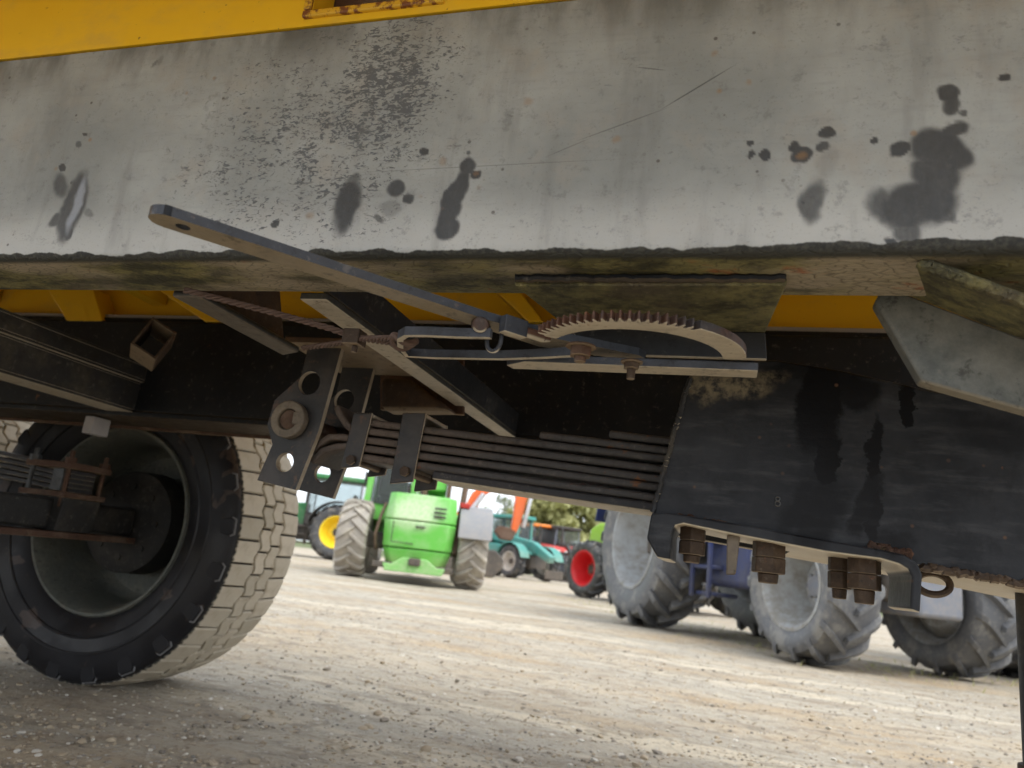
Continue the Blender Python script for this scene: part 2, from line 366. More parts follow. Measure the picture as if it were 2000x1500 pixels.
M_GUSSET = metal('dusty_grey_gusset', (0.10, 0.112, 0.112), dirt=(0.235, 0.24, 0.225), dirt_lo=.36, dirt_hi=.66, rust=.16, under=(0.34, 0.30, 0.23), rough=.5)
def yellow_material():
    t = NT('yellow_body_paint'); c = t.coord()
    n = t.noise(c, 5, 5); f = t.noise(c, 40, 7, .7)
    col = t.mix(n, (0.70, 0.415, 0.014), (0.79, 0.49, 0.02))
    col = t.mix(t.rng(f, .66, .74, 0, .7), col, (0.30, 0.13, 0.02))
    col = t.mix(t.rng(t.noise(t.mapping(c, sc=(.5, 1, 1)), 14, 7, .7), .48, .72, 0, .4), col, (0.46, 0.33, 0.12)); col = t.mix(t.rng(t.noise(c, 120, 3, .6), .70, .76, 0, .8), col, (0.16, 0.07, 0.02))
    t.bump(f, .06, .003)
    return t.finish(col, .42)
M_YEL = yellow_material()
M_PAD = plain('pale_wear_strip', (0.30, 0.29, 0.30), .6)
def drawbar_material():
    t = NT('black_drawbar_paint'); c = t.coord(); X, Yc, Z = t.xyz(c)
    warp = t.noise(c, 24, 5, .65, out=1)
    q = t.n('ShaderNodeVectorMath', operation='SUBTRACT'); t.l(warp, q.inputs[0]); q.inputs[1].default_value = (.5,.5,.5)
    q2 = t.n('ShaderNodeVectorMath', operation='SCALE'); t.l(q.outputs[0], q2.inputs[0]); q2.inputs['Scale'].default_value = .045
    q3 = t.n('ShaderNodeVectorMath', operation='ADD'); t.l(c, q3.inputs[0]); t.l(q2.outputs[0], q3.inputs[1])
    wx, wy, wz = t.xyz(q3.outputs[0]); cb = t.n('ShaderNodeCombineXYZ'); t.l(wx, cb.inputs[0]); t.l(wz, cb.inputs[1]); v2 = cb.outputs[0]
    n = t.noise(c, 7, 5); f = t.noise(c, 110, 5, .7); br = t.noise(t.mapping(c, rot=(0, R(6), 0), sc=(.2, 1, 1)), 60, 5)
    col = t.mix(t.rng(n, .3, .7), (0.014, 0.015, 0.018), (0.042, 0.045, 0.052))
    col = t.mix(t.rng(br, .48, .7, 0, .5), col, (0.075, 0.078, 0.085)); col = t.mix(t.rng(t.noise(c, 16, 6, .7), .5, .66, 0, .6), col, (0.017, 0.018, 0.021))
    runs = stain_px(1.0, [(1600,790,95,46,96,.35,1),(1615,900,60,24,98,.3,1),(1660,760,60,40,10,.6,.9),(1708,880,70,13,94,.4,.9),(1690,985,70,24,112,.5,.75),(1772,790,44,13,92,.3,1),
                     (1712,1010,66,16,100,.5,.8),(1600,1010,80,40,115,.8,.7),(1560,985,70,22,120,.8,.6),(1560,730,80,22,10,.8,.8),(1745,1060,40,24,10,.8,.6),(1950,850,120,34,14,1.1,.6)])
    col = t.mix(t.stains(v2, runs), col, (0.004, 0.004, 0.005))
    mud = t.stains(v2, stain_px(1.0, [(1425,752,75,26,4,.8,.95),(1380,745,40,40,0,.7,.8),(1480,735,50,16,0,.9,.6)]))
    col = t.mix(t.math('MULTIPLY', mud, t.rng(t.noise(c, 60, 6, .7), .36, .62, 0, .8)), col, (0.28, 0.24, 0.165))
    col = t.mix(t.math('MULTIPLY', t.rng(t.voro(t.mapping(c, sc=(1,.01,1)), 30), .10, .03), t.rng(n, .4, .6, .2, .8)), col, (0.14, 0.08, 0.05))
    rn = t.math('ADD', t.math('MULTIPLY', t.math('SUBTRACT', t.noise(c, 45, 6, .7), .5), .05), Z)
    col = t.mix(t.rng(t.noise(c, 30, 7, .75), .66, .72, 0, .8), col, (0.13, 0.065, 0.035))
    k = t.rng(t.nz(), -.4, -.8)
    col = t.mix(k, col, t.mix(f, (0.55, 0.48, 0.36), (0.78, 0.70, 0.56)))  # dusty bottoms, brightened with ground bounce put into the colour
    t.bump(t.math('ADD', f, br), .3, .002)
    return t.finish(col, t.rng(n, .3, .7, .35, .55), 0, .14)
M_DRAW = drawbar_material()
def rope_material():
    t = NT('rusty_wire_rope'); c = t.coord(); f = t.noise(c, 160, 4)
    return t.finish(t.mix(f, (0.055, 0.032, 0.025), (0.15, 0.095, 0.075)), .7)
M_ROPE = rope_material()
def rubber(name, base, dust, amt):
    t = NT(name); c = t.coord(); n = t.noise(c, 6, 6, .65); f = t.noise(c, 40, 5)
    col = t.mix(t.rng(n, .48, .66, 0, amt), base, dust); col = t.mix(t.rng(f, .5, .7, 0, amt*.5), col, dust)
    t.bump(f, .15, .004); return t.finish(col, t.rng(n, .35, .65, .45, .75))
def tyre_material():
    t = NT('trailer_tyre_rubber'); c = t.coord(); n = t.noise(c, 7, 6, .6); f = t.noise(c, 60, 5, .7)
    col = t.mix(n, (0.008, 0.008, 0.010), (0.018, 0.018, 0.021))
    X, Y, Z = t.xyz(c); cb = t.n('ShaderNodeCombineXYZ'); t.l(t.math('ADD', Y, 0.0), cb.inputs[0]); t.l(Z, cb.inputs[1])
    col = t.mix(t.math('MULTIPLY', t.rng(t.noise(c, 9, 3, .5, dist=.3), .60, .63), t.rng(f, .25, .5, .5, 1)), col, (0.060, 0.045, 0.040))   # scuffed brown patches
    col = t.mix(t.rng(f, .6, .75, 0, .5), col, (0.05, 0.045, 0.04))
    t.bump(t.math('ADD', f, t.math('MULTIPLY', n, 2.0)), .2, .004); return t.finish(col, t.rng(n, .35, .65, .32, .6), 0, .3)
M_TYRE = tyre_material()
def tread_material():
    t = NT('dried_mud_tread'); c = t.coord(); X, Y, Z = t.xyz(c); n = t.noise(c, 16, 6, .65); f = t.noise(c, 90, 5, .7)
    w = t.n('ShaderNodeObjectInfo').outputs['Random']
    col = t.mix(w, (0.42, 0.38, 0.30), (0.56, 0.50, 0.40)); col = t.mix(t.rng(n, .45, .7, 0, .6), col, (0.38, 0.32, 0.235)); col = t.mix(t.rng(f, .6, .75, 0, .4), col, (0.2, 0.17, 0.13))
    side = t.math('ADD', X, t.math('MULTIPLY', t.math('SUBTRACT', f, .5), .03)); col = t.mix(t.rng(side, -.150, -.160), col, (0.02, 0.02, 0.02))
    t.bump(f, .3, .003); return t.finish(col, .85)
M_TREAD = tread_material()
M_TPALE = plain('pale_moulding_line', (0.16, 0.16, 0.165), .6)
M_RIM = metal('trailer_rim_dark_green', (0.11, 0.118, 0.106), dirt=(0.17, 0.165, 0.135), rust=.15, rough=.5, bump=.1)
M_DRUM = metal('brake_drum_black', (0.024, 0.024, 0.024), dirt=(0.06, 0.055, 0.048), rust=.12, rough=.7)
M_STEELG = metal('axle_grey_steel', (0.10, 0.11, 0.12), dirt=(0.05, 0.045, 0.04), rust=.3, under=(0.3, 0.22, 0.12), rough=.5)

# ------------------------------------------------------------------ the ground
def ground_material():
    t = NT('gravel_yard'); c = t.coord(); X, Y, Z = t.xyz(c)
    rut = t.noise(t.mapping(c, rot=(0, 0, R(24)), sc=(.16, 1, 1)), 1.5, 5, .62)
    a = t.noise(c, 1.1, 5, .6); b = t.noise(c, 9, 7, .7); f = t.noise(c, 60, 6, .75); s = t.noise(c, 230, 3, .7)
    st = t.noise(t.mapping(c, rot=(0, 0, R(24)), sc=(.55, 1, 1)), 14, 6, .7)
    col = t.mix(t.rng(a, .36, .62), (0.42, 0.325, 0.21), (0.475, 0.415, 0.32))
    col = t.mix(t.rng(rut, .40, .60, 0, .8), col, (0.385, 0.365, 0.315))
    col = t.mix(t.rng(rut, .54, .62, 0, .8), col, (0.62, 0.545, 0.415))
    col = t.mix(t.rng(b, .52, .68, 0, .55), col, (0.23, 0.165, 0.10))
    col = t.mix(t.rng(st, .50, .64, 0, .8), col, (0.25, 0.22, 0.175))
    col = t.mix(t.rng(f, .54, .66, 0, .8), col, (0.19, 0.145, 0.095))
    col = t.mix(t.rng(f, .42, .30, 0, .6), col, (0.58, 0.54, 0.46))
    pb = t.n('ShaderNodeTexVoronoi'); t.l(c, pb.inputs['Vector']); pb.inputs['Scale'].default_value = 55
    pk = t.math('MULTIPLY', t.rng(pb.outputs['Distance'], .42, .30), t.rng(t.noise(c, 13, 4), .48, .62))
    ph = t.xyz(pb.outputs['Color'])[0]
    col = t.mix(t.math('MULTIPLY', pk, .75), col, t.mix(ph, (0.20, 0.19, 0.18), (0.60, 0.56, 0.50)))
    mid = t.noise(t.mapping(c, rot=(0, 0, R(24)), sc=(.4, 1, 1)), 4.2, 7, .7); col = t.mix(t.rng(mid, .55, .68, 0, .6), col, (0.22, 0.175, 0.125)); col = t.mix(t.rng(mid, .44, .32, 0, .5), col, (0.55, 0.485, 0.38))
    d = t.math('MAXIMUM', t.math('ABSOLUTE', X), Y)
    col = t.mix(t.rng(d, 38, 60), col, t.mix(b, (0.07, 0.10, 0.03), (0.13, 0.15, 0.05)))
    h = t.math('ADD', t.math('MULTIPLY', f, .6), t.math('MULTIPLY', b, 1.2)); h = t.math('ADD', h, t.math('MULTIPLY', pk, .5)); h = t.math('ADD', h, t.math('MULTIPLY', s, .25))
    t.bump(h, .7, .018)
    return t.finish(col, .9)
def ground_h(x, y):
    # gentle unevenness of the yard near the trailer
    return 0.012*(np.sin(1.3*x+.4*y)*np.cos(.9*y-.3*x)) + .006*np.sin(4.1*x-2.2*y)*np.sin(3.3*y+.5)
def build_ground():
    xs = np.concatenate([[-1500,-400,-120,-60,-40], np.linspace(-25,-6,39), np.linspace(-5.8,6,160), np.linspace(6.5,25,38), [40,60,120,400,1500]])
    ys = np.concatenate([[-600,-100,-30,-10], np.linspace(-3,8,150), np.linspace(8.4,30,54), [36,45,60,120,400,1800]])
    gx, gy = np.meshgrid(xs, ys); gz = ground_h(gx, gy)
    rr = np.random.normal(0, .003, gx.shape); gz = gz+rr
    fade = np.clip((22-np.abs(gx))/6, 0, 1)*np.clip((20-np.abs(gy))/8, 0, 1)
    near = np.exp(-(((gx+1.885)/.35)**2+((gy-2.1)/.35)**2))       # level under the trailer wheel
    gz = gz*fade*(1-near)
    nx, ny = len(xs), len(ys)
    mb = MB(); mb.v = list(zip(gx.ravel(), gy.ravel(), gz.ravel()))
    mb.f = [(j*nx+i, j*nx+i+1, (j+1)*nx+i+1, (j+1)*nx+i) for j in range(ny-1) for i in range(nx-1)]; mb.mi = [0]*len(mb.f)
    g = obj('ground', mb, ground_material(), fix=False, smooth=60); tag(g, 'pale beige gravel yard with wheel ruts and small stones', None, None, 'structure')
    return g
GROUND = build_ground()
M_STONE = None
def stone_material():
    t = NT('yard_stones'); q = t.n('ShaderNodeAttribute'); q.attribute_name = 'tone'
    f = t.noise(t.coord(), 70, 4)
    r_ = t.n('ShaderNodeValToRGB'); t.l(q.outputs['Fac'], r_.inputs[0]); e = r_.color_ramp.elements
    e[0].position = 0; e[0].color = (0.15, 0.145, 0.14, 1); e[1].position = 1; e[1].color = (0.62, 0.60, 0.55, 1)
    for p, k in ((.25, (0.26, 0.235, 0.20, 1)), (.5, (0.40, 0.33, 0.235, 1)), (.75, (0.47, 0.42, 0.33, 1))):
        w = e.new(p); w.color = k
    return t.finish(t.mix(t.rng(f, .3, .7, 0, .4), r_.outputs[0], (0.36, 0.29, 0.2)), .85)
M_STONE = stone_material()
ICO = None
def ico():
    bm = bmesh.new(); bmesh.ops.create_icosphere(bm, subdivisions=1, radius=1.0)
    v = np.array([q.co[:] for q in bm.verts]); f = np.array([[w.index for w in q.verts] for q in bm.faces]); bm.free(); return v, f
IV, IF = ico()
def gz_at(x, y):
    f = float(np.clip((22-abs(x))/6, 0, 1)*np.clip((20-abs(y))/8, 0, 1)); nr = math.exp(-(((x+1.885)/.35)**2+((y-2.1)/.35)**2))
    return float(ground_h(x, y))*f*(1-nr)
def stone_mesh(sz, rng_, flat=.6):
    v = IV*(1+rng_.normal(0, .16, IV.shape)); v = v*np.array([1, rng_.uniform(.65, .95), flat*rng_.uniform(.7, 1.1)])*sz
    a = rng_.uniform(0, 6.28); ca, sa = math.cos(a), math.sin(a)
    return np.stack([v[:,0]*ca-v[:,1]*sa, v[:,0]*sa+v[:,1]*ca, v[:,2]], 1)
def build_stones():
    g = np.random.RandomState(3)
    # near stones that can be told apart: own objects
    protos = []
    for k in range(14):
        me = bpy.data.meshes.new('stone'); me.from_pydata(stone_mesh(1.0, g).tolist(), [], IF.tolist()); me.update()
        at = me.attributes.new('tone', 'FLOAT', 'POINT'); at.data.foreach_set('value', [float(g.choice([.1,.2,.3,.45,.55,.7,.85,.95,1.0]))]*len(IV)); me.materials.append(M_STONE)
        me.polygons.foreach_set('use_smooth', [True]*len(me.polygons)); me.set_sharp_from_angle(angle=R(50)); protos.append(me)
    spots = []
    while len(spots) < 280:
        x = g.uniform(0, 2000); y = 1160+340*g.uniform(0, 1)**.6
        p = PZ(x, y, 0)
        if p.y > 7 or p.y < .5 or (abs(p.x+1.885) < .5 and 1.9 < p.y < 2.35): continue
        spots.append(p)
    for p in spots:
        o = bpy.data.objects.new('stone', protos[g.randint(len(protos))]); COL.objects.link(o); o.parent = GROUND
        s = g.uniform(.005, .011)*(1+.10*p.y)*(1.6 if g.rand() < .12 else 1); o.scale = (s, s, s); o.rotation_euler = (g.uniform(-.3,.3), g.uniform(-.3,.3), g.uniform(0, 6.28))
        o.location = (p.x, p.y, gz_at(p.x, p.y)+s*.12)
    # the uncountable rest
    V, F, T, off = [], [], [], 0
    for k in range(12500):
        if k < 5000:
            x = g.uniform(-150, 2150); y = 1130+380*g.uniform(0, 1)**.75; p = PZ(x, y, 0)
            if p.y > 13 or p.y < .3: continue
            px, py = p.x, p.y
        else: px, py = g.uniform(-4.5, 4), g.uniform(.2, 6)
        s = g.uniform(.002, .006)*(1+.08*py)
        if g.rand() < .05: s *= 1.6
        v = stone_mesh(s, g, .55)+np.array([px, py, gz_at(px, py)+s*.1]); V.append(v); F.append(IF+off); off += len(v)
        T += [float(np.clip(g.choice([.05,.2,.3,.45,.5,.6,.75,.9,1.0])+g.normal(0,.05), 0, 1))]*len(v)
    V = np.concatenate(V); F = np.concatenate(F)
    me = bpy.data.meshes.new('gravel'); me.from_pydata(V.tolist(), [], F.tolist()); me.update()
    at = me.attributes.new('tone', 'FLOAT', 'POINT'); at.data.foreach_set('value', T); me.materials.append(M_STONE)
    o = bpy.data.objects.new('gravel', me); COL.objects.link(o); tag(o, 'fine loose gravel scattered over the yard', 'gravel', None, 'stuff')
build_stones()

# ------------------------------------------------------------------ the trailer
TR = empty('farm_trailer', (-1.2, 1.175, 0), 0, 'yellow farm trailer with grey chassis rail, seen from underneath at close range', 'trailer')
def tp(name, mb, mat, parent=None, bevel=.0015, **k):
    return obj(name, mb, mat, parent or TR, bevel, **k)
YC = 1.175
# chassis rails
def vnoise(x, z, cell, seed):
    g = np.random.RandomState(seed); n = 512; T = g.rand(n, n)
    u, w = x/cell+200, z/cell+50; i0 = np.floor(u).astype(int); j0 = np.floor(w).astype(int); fu, fw = u-i0, w-j0
    fu = fu*fu*(3-2*fu); fw = fw*fw*(3-2*fw)
    q = lambda a, b: T[a % n, b % n]
    return (q(i0, j0)*(1-fu)*(1-fw)+q(i0+1, j0)*fu*(1-fw)+q(i0, j0+1)*(1-fu)*fw+q(i0+1, j0+1)*fu*fw)-.5
def ellipses(x, z, items):
    acc = np.zeros_like(x)
    for (cx, cz, rx, rz, an, soft, w) in items:
        dx, dz = x-cx, z-cz; a = (dx*math.cos(an)+dz*math.sin(an))/rx; b = (-dx*math.sin(an)+dz*math.cos(an))/rz
        k = np.clip((1+soft*.5-np.hypot(a, b))/max(soft, .05), 0, 1); acc = np.maximum(acc, w*k*k*(3-2*k))
    return acc
def build_rail():
    rc_ = .011; y0, y1, z0, z1 = RAIL_Y0, RAIL_Y1, RAIL_Z0, RAIL_Z1
    prof = []
    rt_ = .002
    for (cy_, cz_, a0, rq) in ((y0+rc_, z0+rc_, 270, rc_), (y1-rc_, z0+rc_, 0, rc_), (y1-rt_, z1-rt_, 90, rt_), (y0+rt_, z1-rt_, 180, rt_)):
        for k in range(6):
            a = R({270: 180, 0: 270, 90: 0, 180: 90}[a0]+18*k); prof.append((cy_+rq*math.cos(a), cz_+rq*math.sin(a)))
    # prof runs: near lower corner, far lower, far upper, near upper; then the near face, finely divided
    for z in np.linspace(z1-rt_, z0+rc_, 128)[1:-1]: prof.append((y0, z))
    xs = np.concatenate([[-4.6, -3, -1.8], np.linspace(-1.3, .52, 880), [1.0, 1.35]])
    prof = np.array(prof); n = len(prof); m_ = len(xs)
    V = np.zeros((m_, n, 3)); V[:, :, 0] = xs[:, None]; V[:, :, 1] = prof[None, :, 0]; V[:, :, 2] = prof[None, :, 1]
    V[:, :, 1] += .0004*vnoise(V[:, :, 0], V[:, :, 2], .06, 5)     # slightly wavy sheet
    X_, Z_ = V[:, :, 0], V[:, :, 2]
    wx = X_+.006*vnoise(X_, Z_, .018, 1)+.0025*vnoise(X_, Z_, .006, 2); wz = Z_+.006*vnoise(X_, Z_, .018, 3)+.0025*vnoise(X_, Z_, .006, 4)
    k = np.arange(m_-1)[:, None]*n; j = np.arange(n)[None, :]; jn = (j+1) % n
    F = np.stack([k+j, k+jn, k+n+jn, k+n+j], -1).reshape(-1, 4)
    mb = MB(); mb.v = V.reshape(-1, 3).tolist(); mb.f = F.tolist()+[list(range(n)), list(range((m_-1)*n, m_*n))[::-1]]; mb.mi = [0]*len(mb.f)
    o = tp('chassis_rail', mb, M_RAIL, None, 0, fix=True, smooth=30)
    near = (V[:, :, 1] < y0+.004)
    p0 = PY(640, 215, RAIL_Y0); p1 = PY(900, 215, RAIL_Y0); p2 = PY(640, 470, RAIL_Y0)
    for nm, items in (('stain', stain_px(RAIL_Y0, RAIL_STAINS)), ('painted_sheen', stain_px(RAIL_Y0, [(150,398,54,8,108,.7,.6)])),
        ('rustdot', stain_px(RAIL_Y0, [(1570,306,12,7,0,.7,.9),(1203,271,7,5,0,.9,.8),(860,318,7,8,0,1.,.7),(600,424,8,7,0,1.,.7),(1030,197,9,7,0,1,.7),(1460,158,6,5,0,1,.8),(1393,104,9,6,-30,1,.7),(930,340,6,6,0,.6,.7)])),
        ('flaking', stain_px(RAIL_Y0, [(755,170,110,150,8,1.2,1.15),(600,280,240,170,-35,1.4,.72)]))):
        at = o.data.attributes.new(nm, 'FLOAT', 'POINT'); at.data.foreach_set('value', (ellipses(wx, wz, items)*near).ravel())
    return o
rail = build_rail(); rail['label'] = 'dusty grey near chassis rail with dark oil stains'
far0, far1 = 1.60, 1.71
tp('chassis_rail', MB().box((-4.6, far0, RAIL_Z0), (1.35, far1, 1.040)), M_RAILFAR, None, .006, seg=3)['label'] = 'black far chassis rail'
tp('rail_flange', MB().box((-4.6, far0-.006, RAIL_Z0-.014), (1.3, far1+.06, RAIL_Z0-.001)), M_RAILFAR, None, .002)
tp('flange_lip', MB().box((-4.6, far1+.0605, RAIL_Z0-.022), (1.3, far1+.068, RAIL_Z0-.002)), M_RUSTY, None, .001)
tp('wear_strip', MB().box((-4.5, far0+.012, 1.041), (1.2, far1, 1.0525)), M_RAILFAR, None, .002)
tp('wear_strip', MB().box((-4.5, far0+.02, 1.053), (.85, far1, 1.0645)), M_PAD, None, .002)
# yellow tipping body: sills, floor, cross-bearers, sides
sy0, sy1 = .6212, .742
pa, pb_ = PY(610, 24, sy0), PY(852, 24, sy0)
zs = RAIL_Z1+.002; zt = zs+.125; zl = pa.z
sill = MB().box((-4.6, sy0, zs), (pa.x, sy1, zt)).box((pb_.x, sy0, zs), (.85, sy1, zt)).box((pa.x, sy0, zs), (pb_.x, sy1, zl)).box((pa.x, sy0, zl+.075), (pb_.x, sy1, zt))
so = tp('body_sill', sill, M_YEL, None, .0)
def lip_material():
    t = NT('chipped_yellow_lip'); c = t.coord(); f = t.noise(c, 70, 6, .7)
    return t.finish(t.mix(t.rng(f, .45, .55), (0.62, 0.36, 0.02), (0.16, 0.05, 0.015)), .55)
M_LIP = lip_material()
obj('pocket_lip', MB().box((pa.x-.010, sy0-.005, zl-.009), (pb_.x+.008, sy0+.004, zl)).box((pa.x-.010, sy0-.005, zl+.001), (pa.x-.001, sy0+.004, zl+.08)).box((pb_.x+.001, sy0-.005, zl+.001), (pb_.x+.009, sy0+.004, zl+.08)), M_LIP, so, .002)
obj('pocket_recess', MB().box((pa.x+.001, sy0+.035, zl+.001), (pb_.x-.001, sy0+.045, zl+.074)), M_RUSTY, so)
tp('body_sill', MB().box((-4.6, 1.668, 1.066), (.85, 1.79, zt)), M_YEL, None, .006)
tp('body_floor', MB().box((-4.7, -.02, zt+.002), (.85, 2.36, zt+.035)), M_YEL, None, .004)
for yy in (-.02, 2.32):
    tp('body_side', MB().box((-4.7, yy, zt+.037), (.85, yy+.04, zt+.75)), M_YEL, None, .004)
tp('body_headboard', MB().box((.81, .022, zt+.037), (.85, 2.318, zt+.75)), M_YEL, None, .004)
for xx in (-4.2, -3.5, -2.85, -2.25, -1.62, -1.02, -.42, .02, .62):
    tp('cross_bearer', MB().box((xx, sy1+.001, zt-.085), (xx+.05, 1.667, zt+.001)), M_YEL, None, .004)
# gusset plates on the far sill, as the slanted yellow ends seen under the rail
for x0, x1, x2, x3 in ((90,180,200,130), (300,390,470,400), (960,1010,1060,1030)):
    a = [PY(x0, 560, 1.60), PY(x1, 560, 1.60), PY(x2, 628, 1.60), PY(x3, 628, 1.60)]
    tp('sill_gusset', MB().prism(a, (0, .066, 0)), M_YEL, None, .003)

# cross-members between the rails (lower angle irons)
def ztop(z, h): return z+h
xm1 = PZ(806, 700, .783).x; xm0 = xm1-.036
tp('cross_member', MB().box((xm0, RAIL_Y1+.001, .777), (xm1, far0-.008, .786)), M_XM, None, .0015)
tp('cross_member_web', MB().box((xm1-.008, RAIL_Y1+.001, .787), (xm1-.0005, far0-.008, .835)), M_RAILFAR, None, .0015)
q0 = PZ(388, 580, .783); q1 = PZ(588, 694, .783)
L2x = (q0.x+q1.x)/2
l2 = MB().prism([(L2x-.030, RAIL_Y1+.001, .779), (L2x+.012, RAIL_Y1+.001, .779), (L2x+.012, .965, .779), (L2x-.030, .985, .779)], (0, 0, .010))
tp('cross_angle', l2, M_XD, None, .004, seg=3)
tp('cross_angle_web', MB().prism([(L2x-.030, RAIL_Y1+.001, .790), (L2x-.030, .975, .790), (L2x-.030, .93, .88), (L2x-.030, RAIL_Y1+.001, .89)], (.008, 0, 0)), M_BROWN, None, .0015)
# channel cross-members at the left, running back to the far rail
def channel(px_end, top_dy, z, name='cross_channel', mat=M_BLACK, hgt=.075, w=.05):
    e = PY(*px_end, far0-.001)
    x1 = e.x; z0 = e.z
    mb = MB().box((x1-w, RAIL_Y1+.001, z0), (x1, far0-.001, z0+.007)).box((x1-.007, RAIL_Y1+.001, z0+.007), (x1, far0-.001, z0+hgt-.007)).box((x1-w, RAIL_Y1+.001, z0+hgt-.007), (x1, far0-.001, z0+hgt))
    return tp(name, mb, mat, None, .0015)
channel((262, 806), 0, 0, hgt=.085, w=.09)
channel((282, 748), 0, 0, hgt=.05, w=.06)
e = PY(301, 660, 1.30); dv = Vector((e.x, e.y, 0)).normalized(); sv = Vector((dv.y, -dv.x, 0)); uv = Vector((0, 0, 1))
an = R(-24); s2 = sv*math.cos(an)+uv*math.sin(an); u2 = uv*math.cos(an)-sv*math.sin(an); stub = MB()
for (a0, a1, b0, b1) in ((-.030, .030, -.038, -.033), (-.030, .030, .033, .038), (-.030, -.025, -.0329, .0329), (.025, .030, -.0329, .0329)):
    stub.prism([e+s2*a0+u2*b0, e+s2*a1+u2*b0, e+s2*a1+u2*b1, e+s2*a0+u2*b1], dv*.16)
tp('tube_stub', stub, M_BROWN, None, .001)

# ---- hand brake: bracket, toothed quadrant, lever, pawl, link, cable
ba = [PZ(1008, 547, .782), PZ(1537, 541, .782)]
bk0, bk1 = (ba[0].x+.012), ba[1].x
BY = .812
br = MB().prism([(bk0-.012, .675, .7815), (bk1, .670, .7815), (bk1-.012, BY, .7815), (bk0+.02, BY, .7815)], (0, 0, -.008))
bo = tp('brake_bracket', br, M_UNDER, None, .002)
v0 = PY(1497, 706, BY)
obj('bracket_web', MB().prism([(bk0+.02, BY-.0085, .7735), (bk1-.012, BY-.0085, .7735), (v0.x, BY-.0085, v0.z), (bk0+.05, BY-.0085, v0.z)], (0, .008, 0)), M_BLACK, bo, .0015)
obj('weld_bead', MB().tube([(bk0-.01+(bk1-bk0+.008)*i/60., .6695+.0010*math.sin(i*2.1)+.0008*math.sin(i*.7), .7795+.0005*math.sin(i*1.3)) for i in range(61)], .0042, 8), M_RAILFAR, bo)
QZ = .727; QT = .009
pts = [PZ(x, y, QZ) for x, y in ((1060,648),(1120,628),(1190,622),(1260,622),(1330,636),(1400,657),(1445,680),(1466,700))]
A = np.array([[2*p.x, 2*p.y, 1] for p in pts]); bb = np.array([p.x**2+p.y**2 for p in pts]); s_ = np.linalg.lstsq(A, bb, rcond=None)[0]
QC = Vector((s_[0], s_[1], QZ)); QR = math.sqrt(s_[2]+s_[0]**2+s_[1]**2)
def ang(p): return math.atan2(p.y-QC.y, p.x-QC.x)
a_end = ang(PZ(1468, 704, QZ)); a_t0 = ang(PZ(1368, 645, QZ)); a_t1 = ang(PZ(1052, 655, QZ))
if a_t1 > 0: a_t1 -= 2*math.pi
outer = []
n_s = 8
for i in range(n_s): a = a_end+(a_t0-a_end)*i/n_s; outer.append(QC+Vector((math.cos(a), math.sin(a), 0))*QR)
NT_ = 22
for i in range(NT_):
    for fr, dr in ((0, 0), (.25, .0006), (.55, -.0082), (.92, -.0086)):
        a = a_t0+(a_t1-a_t0)*(i+fr)/NT_; outer.append(QC+Vector((math.cos(a), math.sin(a), 0))*(QR+dr))
bw = .030
inner = []
for i in range(30): a = a_t1+(a_end-a_t1)*i/29.; inner.append(QC+Vector((math.cos(a), math.sin(a), 0))*(QR-bw*(.75+.25*math.sin(math.pi*i/29.))))
quad = tp('brake_quadrant', MB().prism(outer+inner, (0, 0, QT)), M_QUAD, None, .0006, seg=1)
e0, e1 = PZ(1030, 712, QZ), PZ(1472, 712, QZ); e2, e3 = PZ(1440, 690, QZ), PZ(1030, 700, QZ)
yb = (e0.y+e1.y)/2
obj('quadrant_base_bar', MB().prism([(e0.x-.012, yb, QZ-.0012), (e1.x+.004, yb, QZ-.0012), (e1.x+.004, yb-.028, QZ-.0012), (e0.x+.01, yb-.032, QZ-.0012), (e0.x-.016, yb-.014, QZ-.0012)], (0, 0, -.009)), M_ARM, quad, .001)
# lever
LZ = QZ+QT+.0015
A0, A1 = PZ(344, 426, LZ), PZ(920, 614, LZ); ld = (A1-A0).normalized(); ln = Vector((-ld.y, ld.x, 0))
if ln.y < 0: ln = -ln
tip = A0-ld*((A0-PZ(276, 412, LZ)).length-.012); W = .029
poly = [A1+ld*.02, tip+ld*.004]
cc = tip+ld*.010+ln*W/2
for i in range(9):
    a = math.pi*(i/8.); poly.append(cc-ln*math.cos(a)*W/2-ld*math.sin(a)*W/2)
be = PZ(1250, 700, LZ)
B1 = PZ(1060, 664, LZ)
poly += [A1+ln*W+ld*.02, B1+Vector((-.01, .024, 0)), be+Vector((-.004, .014, 0)), be+Vector((.006, .002, 0)), be+Vector((0, -.012, 0)), B1+Vector((.012, -.008, 0))]
def plate_flat(name, outer3, holes, th, mat, parent, bevel):
    bm = bmesh.new(); edges = []
    def loop(pts):
        vs_ = [bm.verts.new(p) for p in pts]
        for i in range(len(vs_)): edges.append(bm.edges.new((vs_[i], vs_[(i+1) % len(vs_)])))
    loop([tuple(p) for p in outer3])
    for (c, r_) in holes: loop([(c.x+r_*math.cos(2*math.pi*i/20), c.y+r_*math.sin(2*math.pi*i/20), outer3[0].z) for i in range(20)])
    bmesh.ops.triangle_fill(bm, use_beauty=True, use_dissolve=False, edges=edges, normal=(0, 0, -1))
    ex = bmesh.ops.extrude_face_region(bm, geom=bm.faces[:])
    bmesh.ops.translate(bm, vec=(0, 0, th), verts=[g for g in ex['geom'] if isinstance(g, bmesh.types.BMVert)])
    bmesh.ops.recalc_face_normals(bm, faces=bm.faces); me = bpy.data.meshes.new(name); bm.to_mesh(me); bm.free(); me.materials.append(mat)
    o = bpy.data.objects.new(name, me); COL.objects.link(o); o.parent = parent; o.matrix_parent_inverse = parent.matrix_world.inverted()
    b = o.modifiers.new('bevel', 'BEVEL'); b.width = bevel; b.segments = 2; b.limit_method = 'ANGLE'; b.angle_limit = R(40); return o
